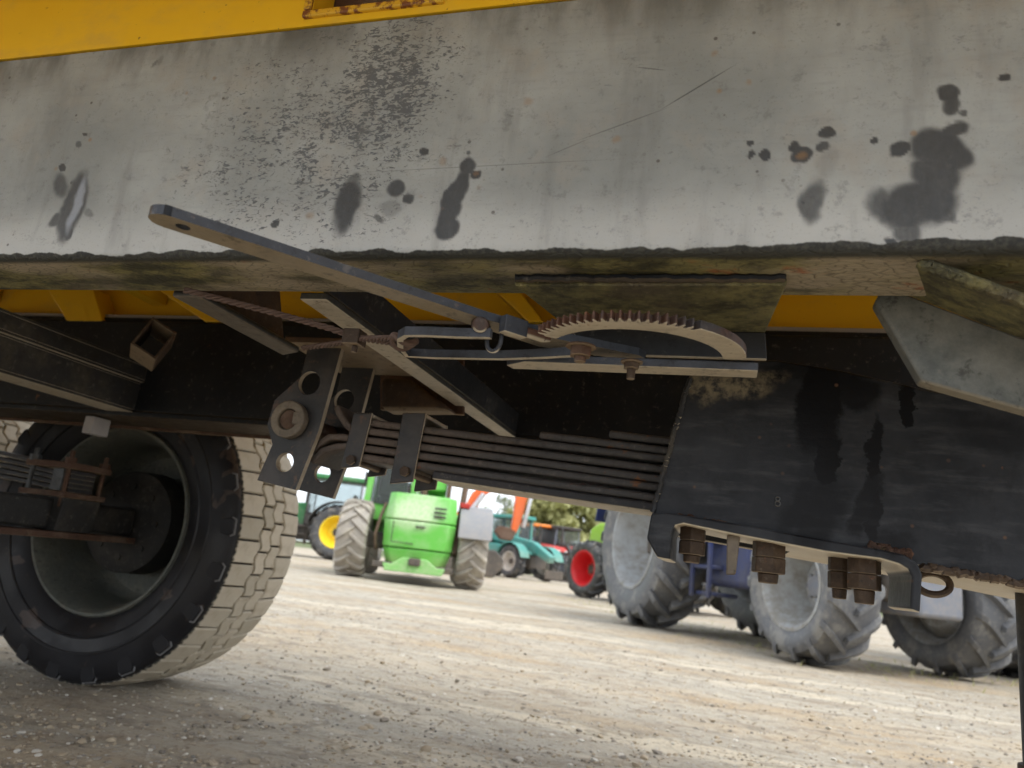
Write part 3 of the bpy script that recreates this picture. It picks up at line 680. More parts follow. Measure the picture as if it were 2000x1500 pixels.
lever = plate_flat('brake_lever', poly, [(cc+ld*.012, .0060)], .0085, M_LEVER, TR, .0012)
# pawl on the lever edge
pw0 = PZ(958, 640, LZ); pc = PY(1000, 640, pw0.y-.006)
def along(a, b, c_): return pc+ld*a+ln*b+Vector((0, 0, c_))
pawl = MB(); pawl.prism([along(-.016, -.012, -.010), along(.012, -.012, -.010), along(.012, -.012, .008), along(-.016, -.012, .008)], ln*.012)
po = tp('pawl_block', pawl, M_ARM, None, .001)
obj('pawl_pin', MB().cyl(along(.012, -.006, -.002), along(.036, -.006, -.002), .0055, n=14).cyl(along(.036, -.006, -.002), along(.046, -.004, -.001), .0052, .003, n=14), M_QUAD, po, .0006)
ringc = PY(966, 655, pw0.y-.010)
path = []
for i in range(22):
    a = math.pi*(i/21.); path.append(ringc+Vector((-math.cos(a)*.0075, 0, -.006-math.sin(a)*.011)))
path = [ringc+Vector((-.0075, 0, .010))]+path+[ringc+Vector((.0075, 0, .010))]
obj('pull_ring', MB().tube(path, .0023, 8), M_ARM, po)
obj('pawl_lug', MB().cyl(PZ(938, 634, LZ-.001), PZ(938, 634, LZ-.008), .010, .008, n=18), M_QUAD, po, .002)
def hexbolt(name, p, r, h, shank, parent, mat=M_BOLT, tilt=0):
    mb = MB(); mb.cyl(p, p-Vector((0, 0, h)), r, n=6); mb.cyl(p-Vector((0, 0, h)), p-Vector((0, 0, h+shank)), r*.55, r*.5, n=14)
    mb.cyl(p+Vector((0, 0, .0005)), p-Vector((0, 0, .0018)), r*1.35, n=20)
    return obj(name, mb, mat, parent, .0008)
b1 = PZ(1135, 676, QZ-.006); hexbolt('pivot_bolt', b1, .0115, .011, .006, lever, M_RUSTY)
b2 = PZ(1234, 706, QZ-.011); hexbolt('pivot_bolt', b2, .0085, .008, .011, quad, M_BOLT)
# hairpin link
LKZ = QZ-.004
lk = [PZ(960, 652, LKZ), PZ(900, 651, LKZ), PZ(830, 648, LKZ), PZ(795, 648, LKZ), PZ(783, 655, LKZ), PZ(783, 672, LKZ), PZ(796, 689, LKZ), PZ(850, 692, LKZ), PZ(980, 694, LKZ), PZ(1060, 691, LKZ), PZ(1140, 686, LKZ)]
w2 = .0035
link = tp('brake_link', MB().sweep(lk, [(-w2, -.005), (w2, -.005), (w2, .005), (-w2, .005)], (0, 0, 1)), M_ARM, None, .0006)
# wire rope, two strands gripped together
def rope(name, pts, r, strands=5, twist=60., parent=None):
    P = [Vector(p) for p in pts]; L = [0.0]
    for i in range(1, len(P)): L.append(L[-1]+(P[i]-P[i-1]).length)
    tot = L[-1]; N = max(24, int(tot/.0035)); mb = MB()
    def at(s):
        for i in range(1, len(P)):
            if s <= L[i]+1e-9:
                k = (s-L[i-1])/(L[i]-L[i-1]); return P[i-1].lerp(P[i], k), (P[i]-P[i-1]).normalized()
        return P[-1], (P[-1]-P[-2]).normalized()
    for k in range(strands):
        path = []
        for j in range(N+1):
            s = tot*j/N; p, d = at(s); u = d.cross(Vector((0, 0, 1))).normalized(); w = u.cross(d); a = 2*math.pi*k/strands+s*2*math.pi*twist
            path.append(p+(u*math.cos(a)+w*math.sin(a))*r*.58)
        mb.tube(path, r*.50, 6)
    return obj(name, mb, M_ROPE, parent or TR)
rz = .742
rope('brake_cable', [PZ(360, 566, .775), PZ(520, 607, .765), PZ(640, 640, .752), PZ(700, 660, .742), PZ(786, 672, QZ-.004)], .0040, 3, 36)
rope('brake_cable', [PZ(592, 680, .745), PZ(650, 672, .742), PZ(715, 661, .738), PZ(786, 660, QZ-.003)], .0036, 3, 38)
eye = PZ(786, 666, QZ-.004); obj('cable_eye', MB().tube([eye+Vector((.012*math.cos(a), .014*math.sin(a)+.004, .004*math.sin(2*a))) for a in np.linspace(0, 6.283, 24, endpoint=False)], .0042, 8, closed=True), M_ROPE, TR)
cg = PZ(690, 661, .741); obj('cable_clamp', MB().box((cg.x-.010, cg.y-.010, cg.z-.009), (cg.x+.012, cg.y+.012, cg.z+.010)).cyl(cg+Vector((.004, 0, -.009)), cg+Vector((.004, 0, -.018)), .004, n=8), M_BOLT, TR, .002)

# ---- drawbar spring: hanger plates, pin, leaves, clamps
def plate_holes(name, outer2, holes, Y, th, mat, parent, bevel=.0012):
    bm = bmesh.new(); edges = []
    def loop(pts):
        vs_ = [bm.verts.new((p[0], Y, p[1])) for p in pts]
        for i in range(len(vs_)): edges.append(bm.edges.new((vs_[i], vs_[(i+1) % len(vs_)])))
    loop(outer2)
    for (cx, cz, r_) in holes: loop([(cx+r_*math.cos(2*math.pi*i/28), cz+r_*math.sin(2*math.pi*i/28)) for i in range(28)])
    bmesh.ops.triangle_fill(bm, use_beauty=True, use_dissolve=False, edges=edges, normal=(0, -1, 0))
    ex = bmesh.ops.extrude_face_region(bm, geom=bm.faces[:])
    bmesh.ops.translate(bm, vec=(0, th, 0), verts=[g for g in ex['geom'] if isinstance(g, bmesh.types.BMVert)])
    bmesh.ops.recalc_face_normals(bm, faces=bm.faces)
    me = bpy.data.meshes.new(name); bm.to_mesh(me); bm.free(); me.materials.append(mat)
    o = bpy.data.objects.new(name, me); COL.objects.link(o); o.parent = parent; o.matrix_parent_inverse = parent.matrix_world.inverted()
    if bevel:
        b = o.modifiers.new('bevel', 'BEVEL'); b.width = bevel; b.segments = 2; b.limit_method = 'ANGLE'; b.angle_limit = R(40)
    return o
HY0, HY1 = 1.045, 1.165
hp = [(668,676),(602,676),(588,735),(536,782),(522,830),(532,868),(502,938),(577,957),(622,842)]
out2 = [(PY(x, y, HY0).x, PY(x, y, HY0).z) for x, y in hp]
def hole(x, y, rp): c = PY(x, y, HY0); d = PY(x+rp, y, HY0); return (c.x, c.z, (d-c).length)
holes = [hole(604, 748, 21), hole(556, 903, 17)]
h1 = plate_holes('spring_hanger', out2, holes, HY0, .010, M_HANG, TR)
plate_holes('spring_hanger', out2, holes, HY1, .010, M_HANG, TR)
pc_ = PY(571, 822, HY0)
def ringmb(c, y0, y1, r0, r1, n=32):
    mb = MB(); M4 = Matrix.Translation((c.x, 0, c.z)) @ Matrix.Rotation(math.pi/2, 4, 'Z')
    mb.lathe([(y0, r0), (y0, r1), (y1, r1), (y1, r0)], n, Matrix(((0,1,0,c.x),(1,0,0,0),(0,0,1,c.z),(0,0,0,1))), closed=True); return mb
obj('pin_collar', ringmb(pc_, HY0-.016, HY0-.0005, .0175, .0305), M_PIN, h1, .002)
obj('spring_pin', MB().cyl((pc_.x, HY0-.011, pc_.z), (pc_.x, HY1+.03, pc_.z), .0165, n=28), M_RUSTY, h1, .002)
obj('spring_pin_tab', MB().box((pc_.x+.010, HY0-.0165, pc_.z-.008), (pc_.x+.021, HY0-.012, pc_.z+.012)), M_PIN, h1, .001)
tz = out2[0][1]
tp('hanger_top_plate', MB().box((out2[1][0]-.03, 1.02, tz-.004), (xm0-.002, 1.21, tz+.006)), M_BROWN, None, .0015)
# brown gusset behind the hanger
gq = [PY(742, 690, 1.28), PY(905, 700, 1.28), PY(905, 810, 1.28), PY(742, 800, 1.28)]
tp('hanger_gusset', MB().prism(gq, (0, .01, 0)), M_RUSTY, None, .002)
tp('bump_stop', MB().prism([PY(742, 735, 1.22), PY(800, 740, 1.22), PY(880, 800, 1.22), PY(742, 800, 1.22)], (0, .055, 0)), M_BROWN, None, .012, seg=4)
# leaves
SY0, SY1 = 1.062, 1.152; LT = .0138
xa = PY(690, 915, SY0); xb = PY(1275, 1000, SY0); sl = (xb.z-xa.z)/(xb.x-xa.x)
spring = empty('leaf_spring', (xa.x, SY0, xa.z)); spring.parent = TR; spring.matrix_parent_inverse = TR.matrix_world.inverted()
bpy.context.view_layer.update()
del_e = spring
def leafz(x, i): return xa.z+sl*(x-xa.x)+i*LT - .10*max(0, x+.35)**2*0
starts = [PY(845, 915, SY0).x, PY(668, 905, SY0).x, PY(648, 890, SY0).x, PY(690, 870, SY0).x, PY(690, 850, SY0).x, PY(715, 830, SY0).x, PY(1055, 830, SY0).x, PY(1190, 838, SY0).x]
bpy.data.objects.remove(spring)
first = None
for i, x0 in enumerate(starts):
    path = []
    if i == 4: # main leaf, rising into the hanger eye
        path = [PY(655, 792, SY0), PY(662, 808, SY0), PY(676, 830, SY0), PY(690, 841, SY0)]
    elif i == 3: path = [PY(606, 884, SY0), PY(620, 866, SY0), PY(642, 853, SY0), PY(665, 853, SY0)]
    elif i == 2: path = [PY(606, 902, SY0), PY(628, 880, SY0), PY(652, 872, SY0)]
    pp = [Vector((p.x, (SY0+SY1)/2, p.z)) for p in path]
    for k in range(9):
        x = max(x0, -.56 if i < 5 else x0); x = x0+(0.02-x0)*k/8. if not path else (starts[i]+.025)+(0.02-starts[i]-.025)*k/8.
        pp.append(Vector((x, (SY0+SY1)/2, leafz(x, i)+LT/2+.0007*math.sin(x*9+i*1.7)+(.0008, -.0005, .0006, -.0004, .0, .0007, -.0006, .0004)[i])))
    hw = (SY1-SY0)/2
    q_ = .40 if i else .49
    mb = MB().sweep(pp, [(-hw, -LT*q_), (hw, -LT*q_), (hw, LT*q_), (-hw, LT*q_)], (0, 0, 1))
    o = tp('spring_leaf', mb, M_SPRING if i == 0 else M_SPRINGD, first, .0035, seg=3)
    if first is None: first = o; o.name = 'leaf_spring'
# second rolled eye of the main leaf
def clamp(xl, xr, yt, ybm):
    a, b = PY(xl, yt, SY0-.006), PY(xr, yt, SY0-.006); c, d = PY(xl-26, ybm, SY0-.006), PY(xr-26, ybm-4, SY0-.006)
    mb = MB().prism([a, b, d, c], (0, .0055, 0)).prism([a+Vector((0, SY1-SY0+.0065, 0)), b+Vector((0, SY1-SY0+.0065, 0)), d+Vector((0, SY1-SY0+.0065, 0)), c+Vector((0, SY1-SY0+.0065, 0))], (0, .0055, 0))
    mb.prism([a+Vector((0, .0056, -.001)), b+Vector((0, .0056, -.001)), b+Vector((0, .0056, -.007)), a+Vector((0, .0056, -.007))], (0, SY1-SY0+.0005, 0))
    o = tp('spring_clamp', mb, M_HANG, first, .002)
    return o
c1 = clamp(690, 727, 806, 915); c2 = clamp(786, 832, 806, 945)
for (x, y) in ((687, 899), (792, 921)):
    p = PY(x, y, SY0-.0065); mb = MB().cyl((p.x, SY0-.013, p.z), (p.x, SY0-.0065, p.z), .0085, n=6).cyl((p.x, SY0-.0005, p.z), (p.x, SY1, p.z), .006, n=12)
    obj('clamp_bolt', mb, M_BOLT, first, .001)
    obj('spacer_tube', MB().cyl((p.x-.004, SY0+.006, p.z+.004), (p.x-.004, SY1-.004, p.z+.004), .0095, n=16), M_PIN, first)

# ---- drawbar box, clamp strap with bolts
DY0, DY1 = 1.0, 1.30
def pd(x, y, Y=DY0): return PY(x, y, Y)
cheek = [pd(1352, 716), pd(1512, 702), pd(1640, 722), pd(1800, 758), pd(2000, 801), pd(2250, 850), pd(2250, 1192), pd(2000, 1142), pd(1800, 1107), pd(1560, 1064), pd(1292, 1018), pd(1272, 1003), pd(1310, 860)]
draw = tp('drawbar', MB().prism(cheek, (0, .012, 0)), M_DRAW, None, .003)
obj('drawbar_cheek', MB().prism([p+Vector((0, DY1-DY0-.012, 0)) for p in cheek], (0, .012, 0)), M_DRAW, draw, .003)
tpz = [pd(1512, 702), pd(1640, 722), pd(1800, 758), pd(2000, 801), pd(2250, 850)]
mb = MB()
for a, b in zip(tpz[:-1], tpz[1:]):
    mb.prism([a+Vector((0, .0121, -.003)), b+Vector((0, .0121, -.003)), b+Vector((0, DY1-DY0-.0121, -.003)), a+Vector((0, DY1-DY0-.0121, -.003))], (0, 0, -.01))
obj('drawbar_top_plate', mb, M_DRAW, draw)
bpz = [pd(1560, 1066), pd(1800, 1108), pd(2000, 1143), pd(2250, 1193)]
mb = MB()
for a, b in zip(bpz[:-1], bpz[1:]):
    mb.prism([a+Vector((0, .0121, -.001)), b+Vector((0, .0121, -.001)), b+Vector((0, DY1-DY0-.0121, -.001)), a+Vector((0, DY1-DY0-.0121, -.001))], (0, 0, .01))
obj('drawbar_bottom_plate', mb, M_DRAW, draw)
# weld beads: left edge and lower right edge
def bead(p, r, parent, mat, n=60, jit=.4):
    P = [Vector(q) for q in p]; L = [0.]
    for i in range(1, len(P)): L.append(L[-1]+(P[i]-P[i-1]).length)
    path = []; rs = []
    for j in range(n+1):
        s = L[-1]*j/n
        for i in range(1, len(P)):
            if s <= L[i]+1e-9: k = (s-L[i-1])/(L[i]-L[i-1]); q = P[i-1].lerp(P[i], k); break
        path.append(q+Vector((random.uniform(-1, 1), random.uniform(-.5, .5), random.uniform(-1, 1)))*r*jit)
    mb = MB().tube(path, r, 7)
    return obj('weld_bead', mb, mat, parent)
bead([pd(1800, 1106, DY0-.002), pd(2000, 1141, DY0-.002), pd(2200, 1182, DY0-.002)], .005, draw, M_BOLT, 90)
bead([pd(1347, 740, DY0-.001), pd(1310, 870, DY0-.001), pd(1275, 1000, DY0-.001)], .0035, draw, M_BLACK, 70)
bead([pd(1320, 1008, DY0-.003), pd(1420, 1026, DY0-.003)], .004, draw, M_RUSTY, 40, .8)
bead([pd(1700, 1066, DY0-.004), pd(1780, 1084, DY0-.004)], .0045, draw, M_RUSTY, 40, .8)
# bent strap under the drawbar
S0 = DY0-.018
up = [(1263,1052),(1272,1003),(1300,1000),(1440,1023),(1612,1054),(1720,1073),(1768,1084),(1792,1100),(1802,1122),(1797,1198)]
lo = [(1778,1190),(1782,1126),(1774,1112),(1755,1102),(1720,1092),(1612,1078),(1440,1045),(1335,1023),(1318,1026),(1311,1040),(1309,1094),(1284,1090)]
strap = tp('spring_strap', MB().prism([PY(x, y, S0) for x, y in up+lo], (0, .13, 0)), M_DRAW, None, .0025)
def bolt(x, y, rp, hp_, tail, Y):
    p = PY(x, y, Y); d = (PY(x+rp, y, Y)-p).length; z2 = PY(x, y+hp_, Y).z; z3 = PY(x, y+hp_+tail, Y).z
    mb = MB().cyl((p.x, Y, p.z), (p.x, Y, (p.z+z2)/2), d, n=6).cyl((p.x, Y, (p.z+z2)/2-.0006), (p.x, Y, z2), d*1.02, n=6).cyl((p.x, Y, z2), (p.x, Y, z3), d*.62, d*.55, n=14)
    M4 = Matrix.Translation((p.x, Y, 0)) @ Matrix.Rotation(random.uniform(0, 1), 4, 'Z') @ Matrix.Translation((-p.x, -Y, 0))
    mb.v = [tuple(M4 @ Vector(q)) for q in mb.v]
    obj('strap_bolt', mb, M_BOLT, strap, .0015)
bolt(1354, 1030, 28, 54, 16, 1.03); bolt(1502, 1058, 34, 62, 20, 1.03); bolt(1640, 1082, 24, 68, 20, 1.075); bolt(1688, 1090, 34, 62, 28, 1.03)
tq = [PY(1420, 1044, S0+.02), PY(1446, 1046, S0+.02), PY(1437, 1122, S0+.02), PY(1418, 1122, S0+.02)]
obj('strap_tab', MB().prism(tq, (0, .03, 0)), M_PIN, strap, .002)
rc = PY(1822, 1140, 1.06)
obj('strap_ring', MB().tube([rc+Vector((.019*math.cos(a), 0, .013*math.sin(a))) for a in np.linspace(0, 6.283, 28, endpoint=False)], .0045, 8, closed=True), M_BOLT, strap)
# gusset plate and sloped plate under the near rail, right
G = .742
gp = [PY(1710, 588, G), PY(1726, 556, G), PY(1840, 600, G), PY(2000, 660, G), PY(2300, 775, G), PY(2300, 880, G), PY(2000, 800, G), PY(1802, 745, G)]
gus = tp('pivot_gusset', MB().prism(gp, (0, .022, 0)), M_GUSSET, None, .003)
sp_ = [PY(1726, 560, G-.001), PY(2300, 778, G-.001)]
s0 = Vector((PZ(1800, 514, .781).x, RAIL_Y0+.02, .781)); s1 = s0+Vector((.62, 0, -.215))
sa, sb = sp_[0], sp_[1]
tp('sloped_bottom_plate', MB().prism([s0, Vector((sb.x, s0.y, s0.z+(sb.z-sa.z)*.98)), sb, sa], (0, 0, .009)), M_UNDER, None, .002)
bead([s0+Vector((.0, -.002, 0)), Vector((sb.x, s0.y-.002, s0.z+(sb.z-sa.z)*.98))], .005, gus, M_UNDER, 140, .22)
# parking stand under the drawbar
pk = PY(2014, 1160, 1.13)
st_ = tp('parking_stand', MB().cyl((pk.x, 1.13, .60), (pk.x, 1.13, .30), .0175, n=24), M_BLACK, None, .001)
obj('stand_sleeve', MB().cyl((pk.x+.004, 1.13, .40), (pk.x+.004, 1.13, .335), .0195, n=24).cyl((pk.x+.004, 1.13, .334), (pk.x+.004, 1.13, .05), .027, n=24), M_BOLT, st_, .0015)
obj('stand_foot', MB().box((pk.x-.07, 1.06, .0), (pk.x+.08, 1.2, .05)), M_BOLT, st_, .004)

# ---- far wheels on the bogie
WR, WY = .505, 2.12
def tyre_block(name, outline, rtop, rbot, mat):
    # outline: (axial, arc) points on the tread, wrapped on the wheel; local axis X, block at angle 0 (towards -Z)
    n = len(outline); cx = sum(p[0] for p in outline)/n; cs = sum(p[1] for p in outline)/n; V = []
    for rr, k in ((rbot, 1.0), (rtop-.004, 1.0), (rtop, .90)):
        for a, s in outline:
            a_, s_2 = cx+(a-cx)*k, cs+(s-cs)*k; th = s_2/WR
            drop = .012*(abs(a_)/.16)**3
            V.append((a_, (rr-drop)*math.sin(th), -(rr-drop)*math.cos(th)))
    F = []
    for L in (0, 1):
        for i in range(n): j = (i+1) % n; F.append((L*n+i, L*n+j, (L+1)*n+j, (L+1)*n+i))
    F.append(tuple(range(2*n, 3*n)))
    mb = MB(); mb.add(V, F); me = mb.mesh(name); me.materials.append(mat); fix_normals(me)
    me.polygons.foreach_set('use_smooth', [True]*len(me.polygons)); me.set_sharp_from_angle(angle=R(30))
    return me
M_TBASE = plain('tread_groove_dust', (0.028, 0.025, 0.021), .9)
NB = 44; PITCH = 2*math.pi*WR/NB; g_ = .0031
def rounded(a0, a1, s0, s1, c=.012):
    return [(a0+c, s0), (a1-c, s0), (a1, s0+c), (a1, s1-c), (a1-c, s1), (a0+c, s1), (a0, s1-c), (a0, s0+c)]
def wav(s): return .0075*math.asin(.95*math.sin(2*math.pi*s/PITCH))
def wavy_piece(name, a0, a1, off, w0=True, w1=True, gap=.0027):
    # one tread piece between two zigzag grooves, one pitch long, cut by a cross sipe at 'off'
    ss = [off+g_+(PITCH-2*g_)*i/7. for i in range(8)]
    L = [(a0+gap+(wav(s) if w0 else 0), s) for s in ss]; R_ = [(a1-gap+(wav(s) if w1 else 0), s) for s in ss]
    if not w0: L[0] = (L[0][0], L[0][1]+.005); L[-1] = (L[-1][0], L[-1][1]-.005); L = [(a0+.008, ss[0])]+L+[(a0+.008, ss[-1])]
    if not w1: R_[0] = (R_[0][0], R_[0][1]+.005); R_[-1] = (R_[-1][0], R_[-1][1]-.005); R_ = [(a1-.008, ss[0])]+R_+[(a1-.008, ss[-1])]
    return tyre_block(name, L+R_[::-1], WR, WR-.017, M_TREAD)
sh_near = wavy_piece('tread_block', -.162, -.058, 0.0, w0=False)
rib1 = wavy_piece('tread_rib', -.058, -.006, PITCH*.45)
rib2 = wavy_piece('tread_rib', -.006, .050, PITCH*.15)
sh_far = wavy_piece('tread_block', .050, .162, PITCH*.6, w1=False)
def pad_mesh():
    mb = MB(); V = []; F = []
    # raised shoulder pad on the sidewall, thin pale moulding line round it
    prof = [(-.02, 0), (.02, 0), (.028, .012), (.024, .040), (.010, .048), (-.010, .048), (-.024, .040), (-.028, .012)]
    def pt(s, d, h):
        rr = WR-.022-d; th = s/WR; ax = -.170-.10*min(d, .05)-h
        return (ax, rr*math.sin(th), -rr*math.cos(th))
    n = len(prof)
    for k, h in ((1.16, .000), (1.16, .0025), (1.0, .003), (.98, .008), (.9, .0095)):
        for s, d in prof: V.append(pt(s*k, .024+(d-.024)*k, h))
    mb = MB()
    for L in range(4):
        fs = [(L*n+i, L*n+(i+1) % n, (L+1)*n+(i+1) % n, (L+1)*n+i) for i in range(n)]
        for f in fs: F.append((f, 1 if L < 2 else 0))
    F.append((tuple(range(4*n, 5*n)), 0))
    mb.v = V; mb.f = [f for f, _ in F]; mb.mi = [k for _, k in F]
    me = mb.mesh('sidewall_pad'); me.materials.append(M_TYRE); me.materials.append(M_TPALE); me.polygons.foreach_set('material_index', mb.mi); fix_normals(me); return me
PADM = pad_mesh()
def wheel_meshes():
    # rim: deep barrel seen from the inside, flange, disc
    rim = MB().lathe([(-.150, .300), (-.158, .296), (-.158, .288), (-.148, .282), (-.135, .276), (-.06, .262), (.02, .258), (.07, .250), (.085, .235), (.085, .10), (.095, .10), (.095, .255), (.13, .275), (.15, .285), (.158, .296), (.150, .300)], 72)
    tyre = MB().lathe([(-.140, .290), (-.152, .302), (-.166, .325), (-.178, .352), (-.1825, .354), (-.1825, .359), (-.181, .361), (-.186, .398), (-.1895, .400), (-.1895, .405), (-.187, .407), (-.185, .435), (-.178, .464), (-.170, .481), (-.160, .488), (-.10, .492), (0, .494), (.10, .492), (.160, .488), (.170, .481), (.178, .464), (.186, .40), (.180, .365), (.166, .325), (.152, .302), (.140, .290), (.10, .285), (-.10, .285)], 90, closed=True)
    drum = MB().lathe([(-.075, .0), (-.075, .155), (-.068, .165), (.02, .168), (.03, .15), (.084, .14), (.084, .0)], 56)
    return rim, tyre, drum
def build_wheel(X, zc, rot):
    rim, tyre, drum = wheel_meshes()
    Mw = Matrix.Translation((X, WY, zc)) @ Matrix.Rotation(math.pi/2, 4, 'Z')      # local X -> world Y
    def place(mb): mb.v = [tuple(Mw @ Vector(p)) for p in mb.v]; return mb
    w = tp('wheel', place(rim), M_RIM, None, 0)
    tyre.mi = [1 if min(math.hypot(tyre.v[i][1], tyre.v[i][2]) for i in f) > .487 else 0 for f in tyre.f]; obj('tyre', place(tyre), [M_TYRE, M_TBASE], w); obj('brake_drum', place(drum), M_DRUM, w)
    def ch(me, k, n):
        o = bpy.data.objects.new(me.name.split('.')[0], me); COL.objects.link(o); o.parent = w; o.matrix_parent_inverse = TR.matrix_world.inverted() @ Matrix.Identity(4)
        o.matrix_parent_inverse = w.matrix_world.inverted()
        o.matrix_basis = Mw @ Matrix.Rotation(rot+2*math.pi*k/n, 4, 'X')
    bpy.context.view_layer.update()
    for k in range(NB): ch(sh_near, k, NB); ch(sh_far, k, NB)
    for k in range(NB): ch(rib1, k, NB); ch(rib2, k, NB)
    for k in range(NB//2): ch(PADM, k+.25, NB//2)
    for k in range(8):
        a = 2*math.pi*k/8; o = MB().cyl((-.080, .115*math.cos(a), .115*math.sin(a)), (-.074, .115*math.cos(a), .115*math.sin(a)), .011, n=6); obj('drum_bolt', place(o), M_DRUM, w)
    return w
WX, WZ = -1.885, .497
build_wheel(WX, WZ, .03); build_wheel(WX-1.125, WZ, .05)
# axles, bogie spring, U-bolt seats
for ax in (WX, WX-1.125):
    axo = tp('axle', MB().box((ax-.045, .25, WZ-.045), (ax+.045, 2.03, WZ+.040)), M_DRUM, None, .008)
    obj('axle_plate', MB().box((ax-.03, 1.05, WZ-.068), (ax+.075, 2.02, WZ-.050)), M_RUSTY, axo, .002)
    yb0, yb1 = 1.72, 1.83
    obj('spring_seat', MB().box((ax-.085, yb0-.02, WZ+.046), (ax+.085, yb1+.02, WZ+.062)), M_RUSTY, axo, .002)
    obj('clamp_plate', MB().box((ax-.085, yb0-.02, WZ+.128), (ax+.085, yb1+.02, WZ+.146)), M_RUSTY, axo, .002)
    for sx in (-.066, .066):
        for sy in (yb0-.008, yb1+.008):
            obj('u_bolt', MB().cyl((ax+sx, sy, WZ+.02), (ax+sx, sy, WZ+.180), .0065, n=10).cyl((ax+sx, sy, WZ+.1425), (ax+sx, sy, WZ+.160), .0155, n=6), M_RUSTY if sx > 0 else M_STEELG, axo)
    obj('seat_block', MB().prism([(ax-.05, yb0-.012, WZ-.049), (ax+.07, yb0-.012, WZ-.049), (ax+.085, yb0-.012, WZ+.0455), (ax-.085, yb0-.012, WZ+.0455)], (0, yb1-yb0+.02, 0)), M_DRUM, axo, .003)
    obj('spring_side_plate', MB().box((ax+.022, yb0-.018, WZ+.063), (ax+.060, yb0-.008, WZ+.127)), M_STEELG, axo, .002)
b0 = None
for i in range(5):
    z = WZ+.0625+i*.013; x1 = WX+.06-.0*i
    pth = []
    for k in range(13):
        u = k/12.; x = x1+(WX-1.125-.06-x1)*u; pth.append(Vector((x, 1.775, z+.006+.10*math.sin(math.pi*u)*(.6+.1*i)*.55)))
    o = tp('bogie_spring_leaf', MB().sweep(pth, [(-.045, -.0058), (.045, -.0058), (.045, .0058), (-.045, .0058)], (0, 0, 1)), M_SPRING, None, .0015)
tp('bogie_pivot', MB().box((WX-.56-.09, 1.72, .69), (WX-.56+.09, 1.83, .765)), M_BLACK, None, .01)
bk_ = PY(182, 836, 1.62); tp('stop_block', MB().box((bk_.x-.016, 1.60, bk_.z-.018), (bk_.x+.016, 1.66, bk_.z+.03)), M_PAD, None, .003)

# cast mark on the drawbar cheek
mk = PY(1519, 979, DY0-.0012)
for dz, r_ in ((.0032, .0025), (-.0028, .0031)):
    obj('cast_mark', MB().tube([mk+Vector((r_*math.cos(a), 0, dz+r_*math.sin(a))) for a in np.linspace(0, 6.283, 18, endpoint=False)], .0008, 6, closed=True), M_STEELG, draw)
# ------------------------------------------------------------------ background machines
M_AGT = rubber('farm_tyre_dusty', (0.045, 0.047, 0.052), (0.20, 0.185, 0.165), .9)
M_AGTG = rubber('farm_tyre_grey', (0.12, 0.125, 0.135), (0.25, 0.245, 0.23), .9)
M_AGTD = rubber('farm_tyre_mud_dusted', (0.30, 0.275, 0.24), (0.44, 0.40, 0.33), .9)
M_RIMG = paint('rim_pale_grey', (0.40, 0.43, 0.46), (0.24, 0.225, 0.195), .95)
M_RIMY = plain('rim_yellow', (0.80, 0.58, 0.03), .45, 0, .1, 6)
M_RIMR = plain('rim_red', (0.62, 0.018, 0.022), .45, 0, .12, 6)
M_RIMW = paint('rim_white', (0.62, 0.62, 0.60), DUST, .3)
M_LIME = paint('lime_green_paint', (0.13, 0.50, 0.07), (0.36, 0.52, 0.26), .6)
M_LIME2 = paint('yellow_green_paint', (0.30, 0.55, 0.03), (0.42, 0.46, 0.25), .2)
M_DGRN = paint('deep_green_paint', (0.012, 0.17, 0.045), DUST, .25)
M_TEAL = paint('teal_paint', (0.03, 0.27, 0.24), DUST, .25)
M_BLUE = paint('blue_paint', (0.010, 0.026, 0.13), (0.10, 0.10, 0.105), .35)
M_SLATE = paint('slate_grey_paint', (0.14, 0.17, 0.23), (0.28, 0.26, 0.24), .4)
M_RED = paint('red_paint', (0.55, 0.035, 0.03), DUST, .25)
M_ORNG = paint('orange_paint', (0.72, 0.13, 0.02), DUST, .15)
M_YELV = paint('machine_yellow_paint', (0.62, 0.40, 0.04), DUST, .25)
M_WHITE = paint('white_paint', (0.7, 0.7, 0.68), DUST, .2)
M_DARK = paint('dark_machinery', (0.025, 0.026, 0.028), (0.16, 0.13, 0.10), .5, .6)
M_MUDG = paint('grey_plastic_mudguard', (0.22, 0.23, 0.25), (0.36, 0.33, 0.29), .5, .6)
M_BRN = paint('rusty_brown_arm', (0.10, 0.055, 0.035), (0.25, 0.19, 0.14), .5, .7)
M_GLASS = glass('cab_glass')
M_LAMP = plain('red_lamp_lens', (0.45, 0.03, 0.02), .3)
M_BEAC = plain('orange_beacon_lens', (0.75, 0.22, 0.02), .3)
M_CHROME = plain('silver_rod', (0.55, 0.56, 0.58), .3, .6)
def dusty_cover():
    t = NT('dust_filmed_lime_cover'); c = t.coord(); n1 = t.noise(c, 5, 6, .65); n2 = t.noise(c, 20, 6, .7); X, Y, Z = t.xyz(c)
    cb = t.n('ShaderNodeCombineXYZ'); t.l(X, cb.inputs[0]); t.l(Z, cb.inputs[1])
    film = t.stains(cb.outputs[0], [(-.02, 1.18, .42, .28, .1, 1.1, .8), (.1, 1.42, .25, .12, 0, 1., .6)])
    col = t.mix(t.rng(n1, .4, .7, 0, .4), (0.13, 0.50, 0.07), (0.32, 0.53, 0.24)); col = t.mix(t.math('MULTIPLY', film, t.rng(n2, .3, .6, .5, 1)), col, (0.62, 0.68, 0.50))
    col = t.mix(t.rng(Z, .55, .25, 0, .6), col, (0.40, 0.40, 0.22)); return t.finish(col, .45)
M_COVER = dusty_cover()
LUGS = {}
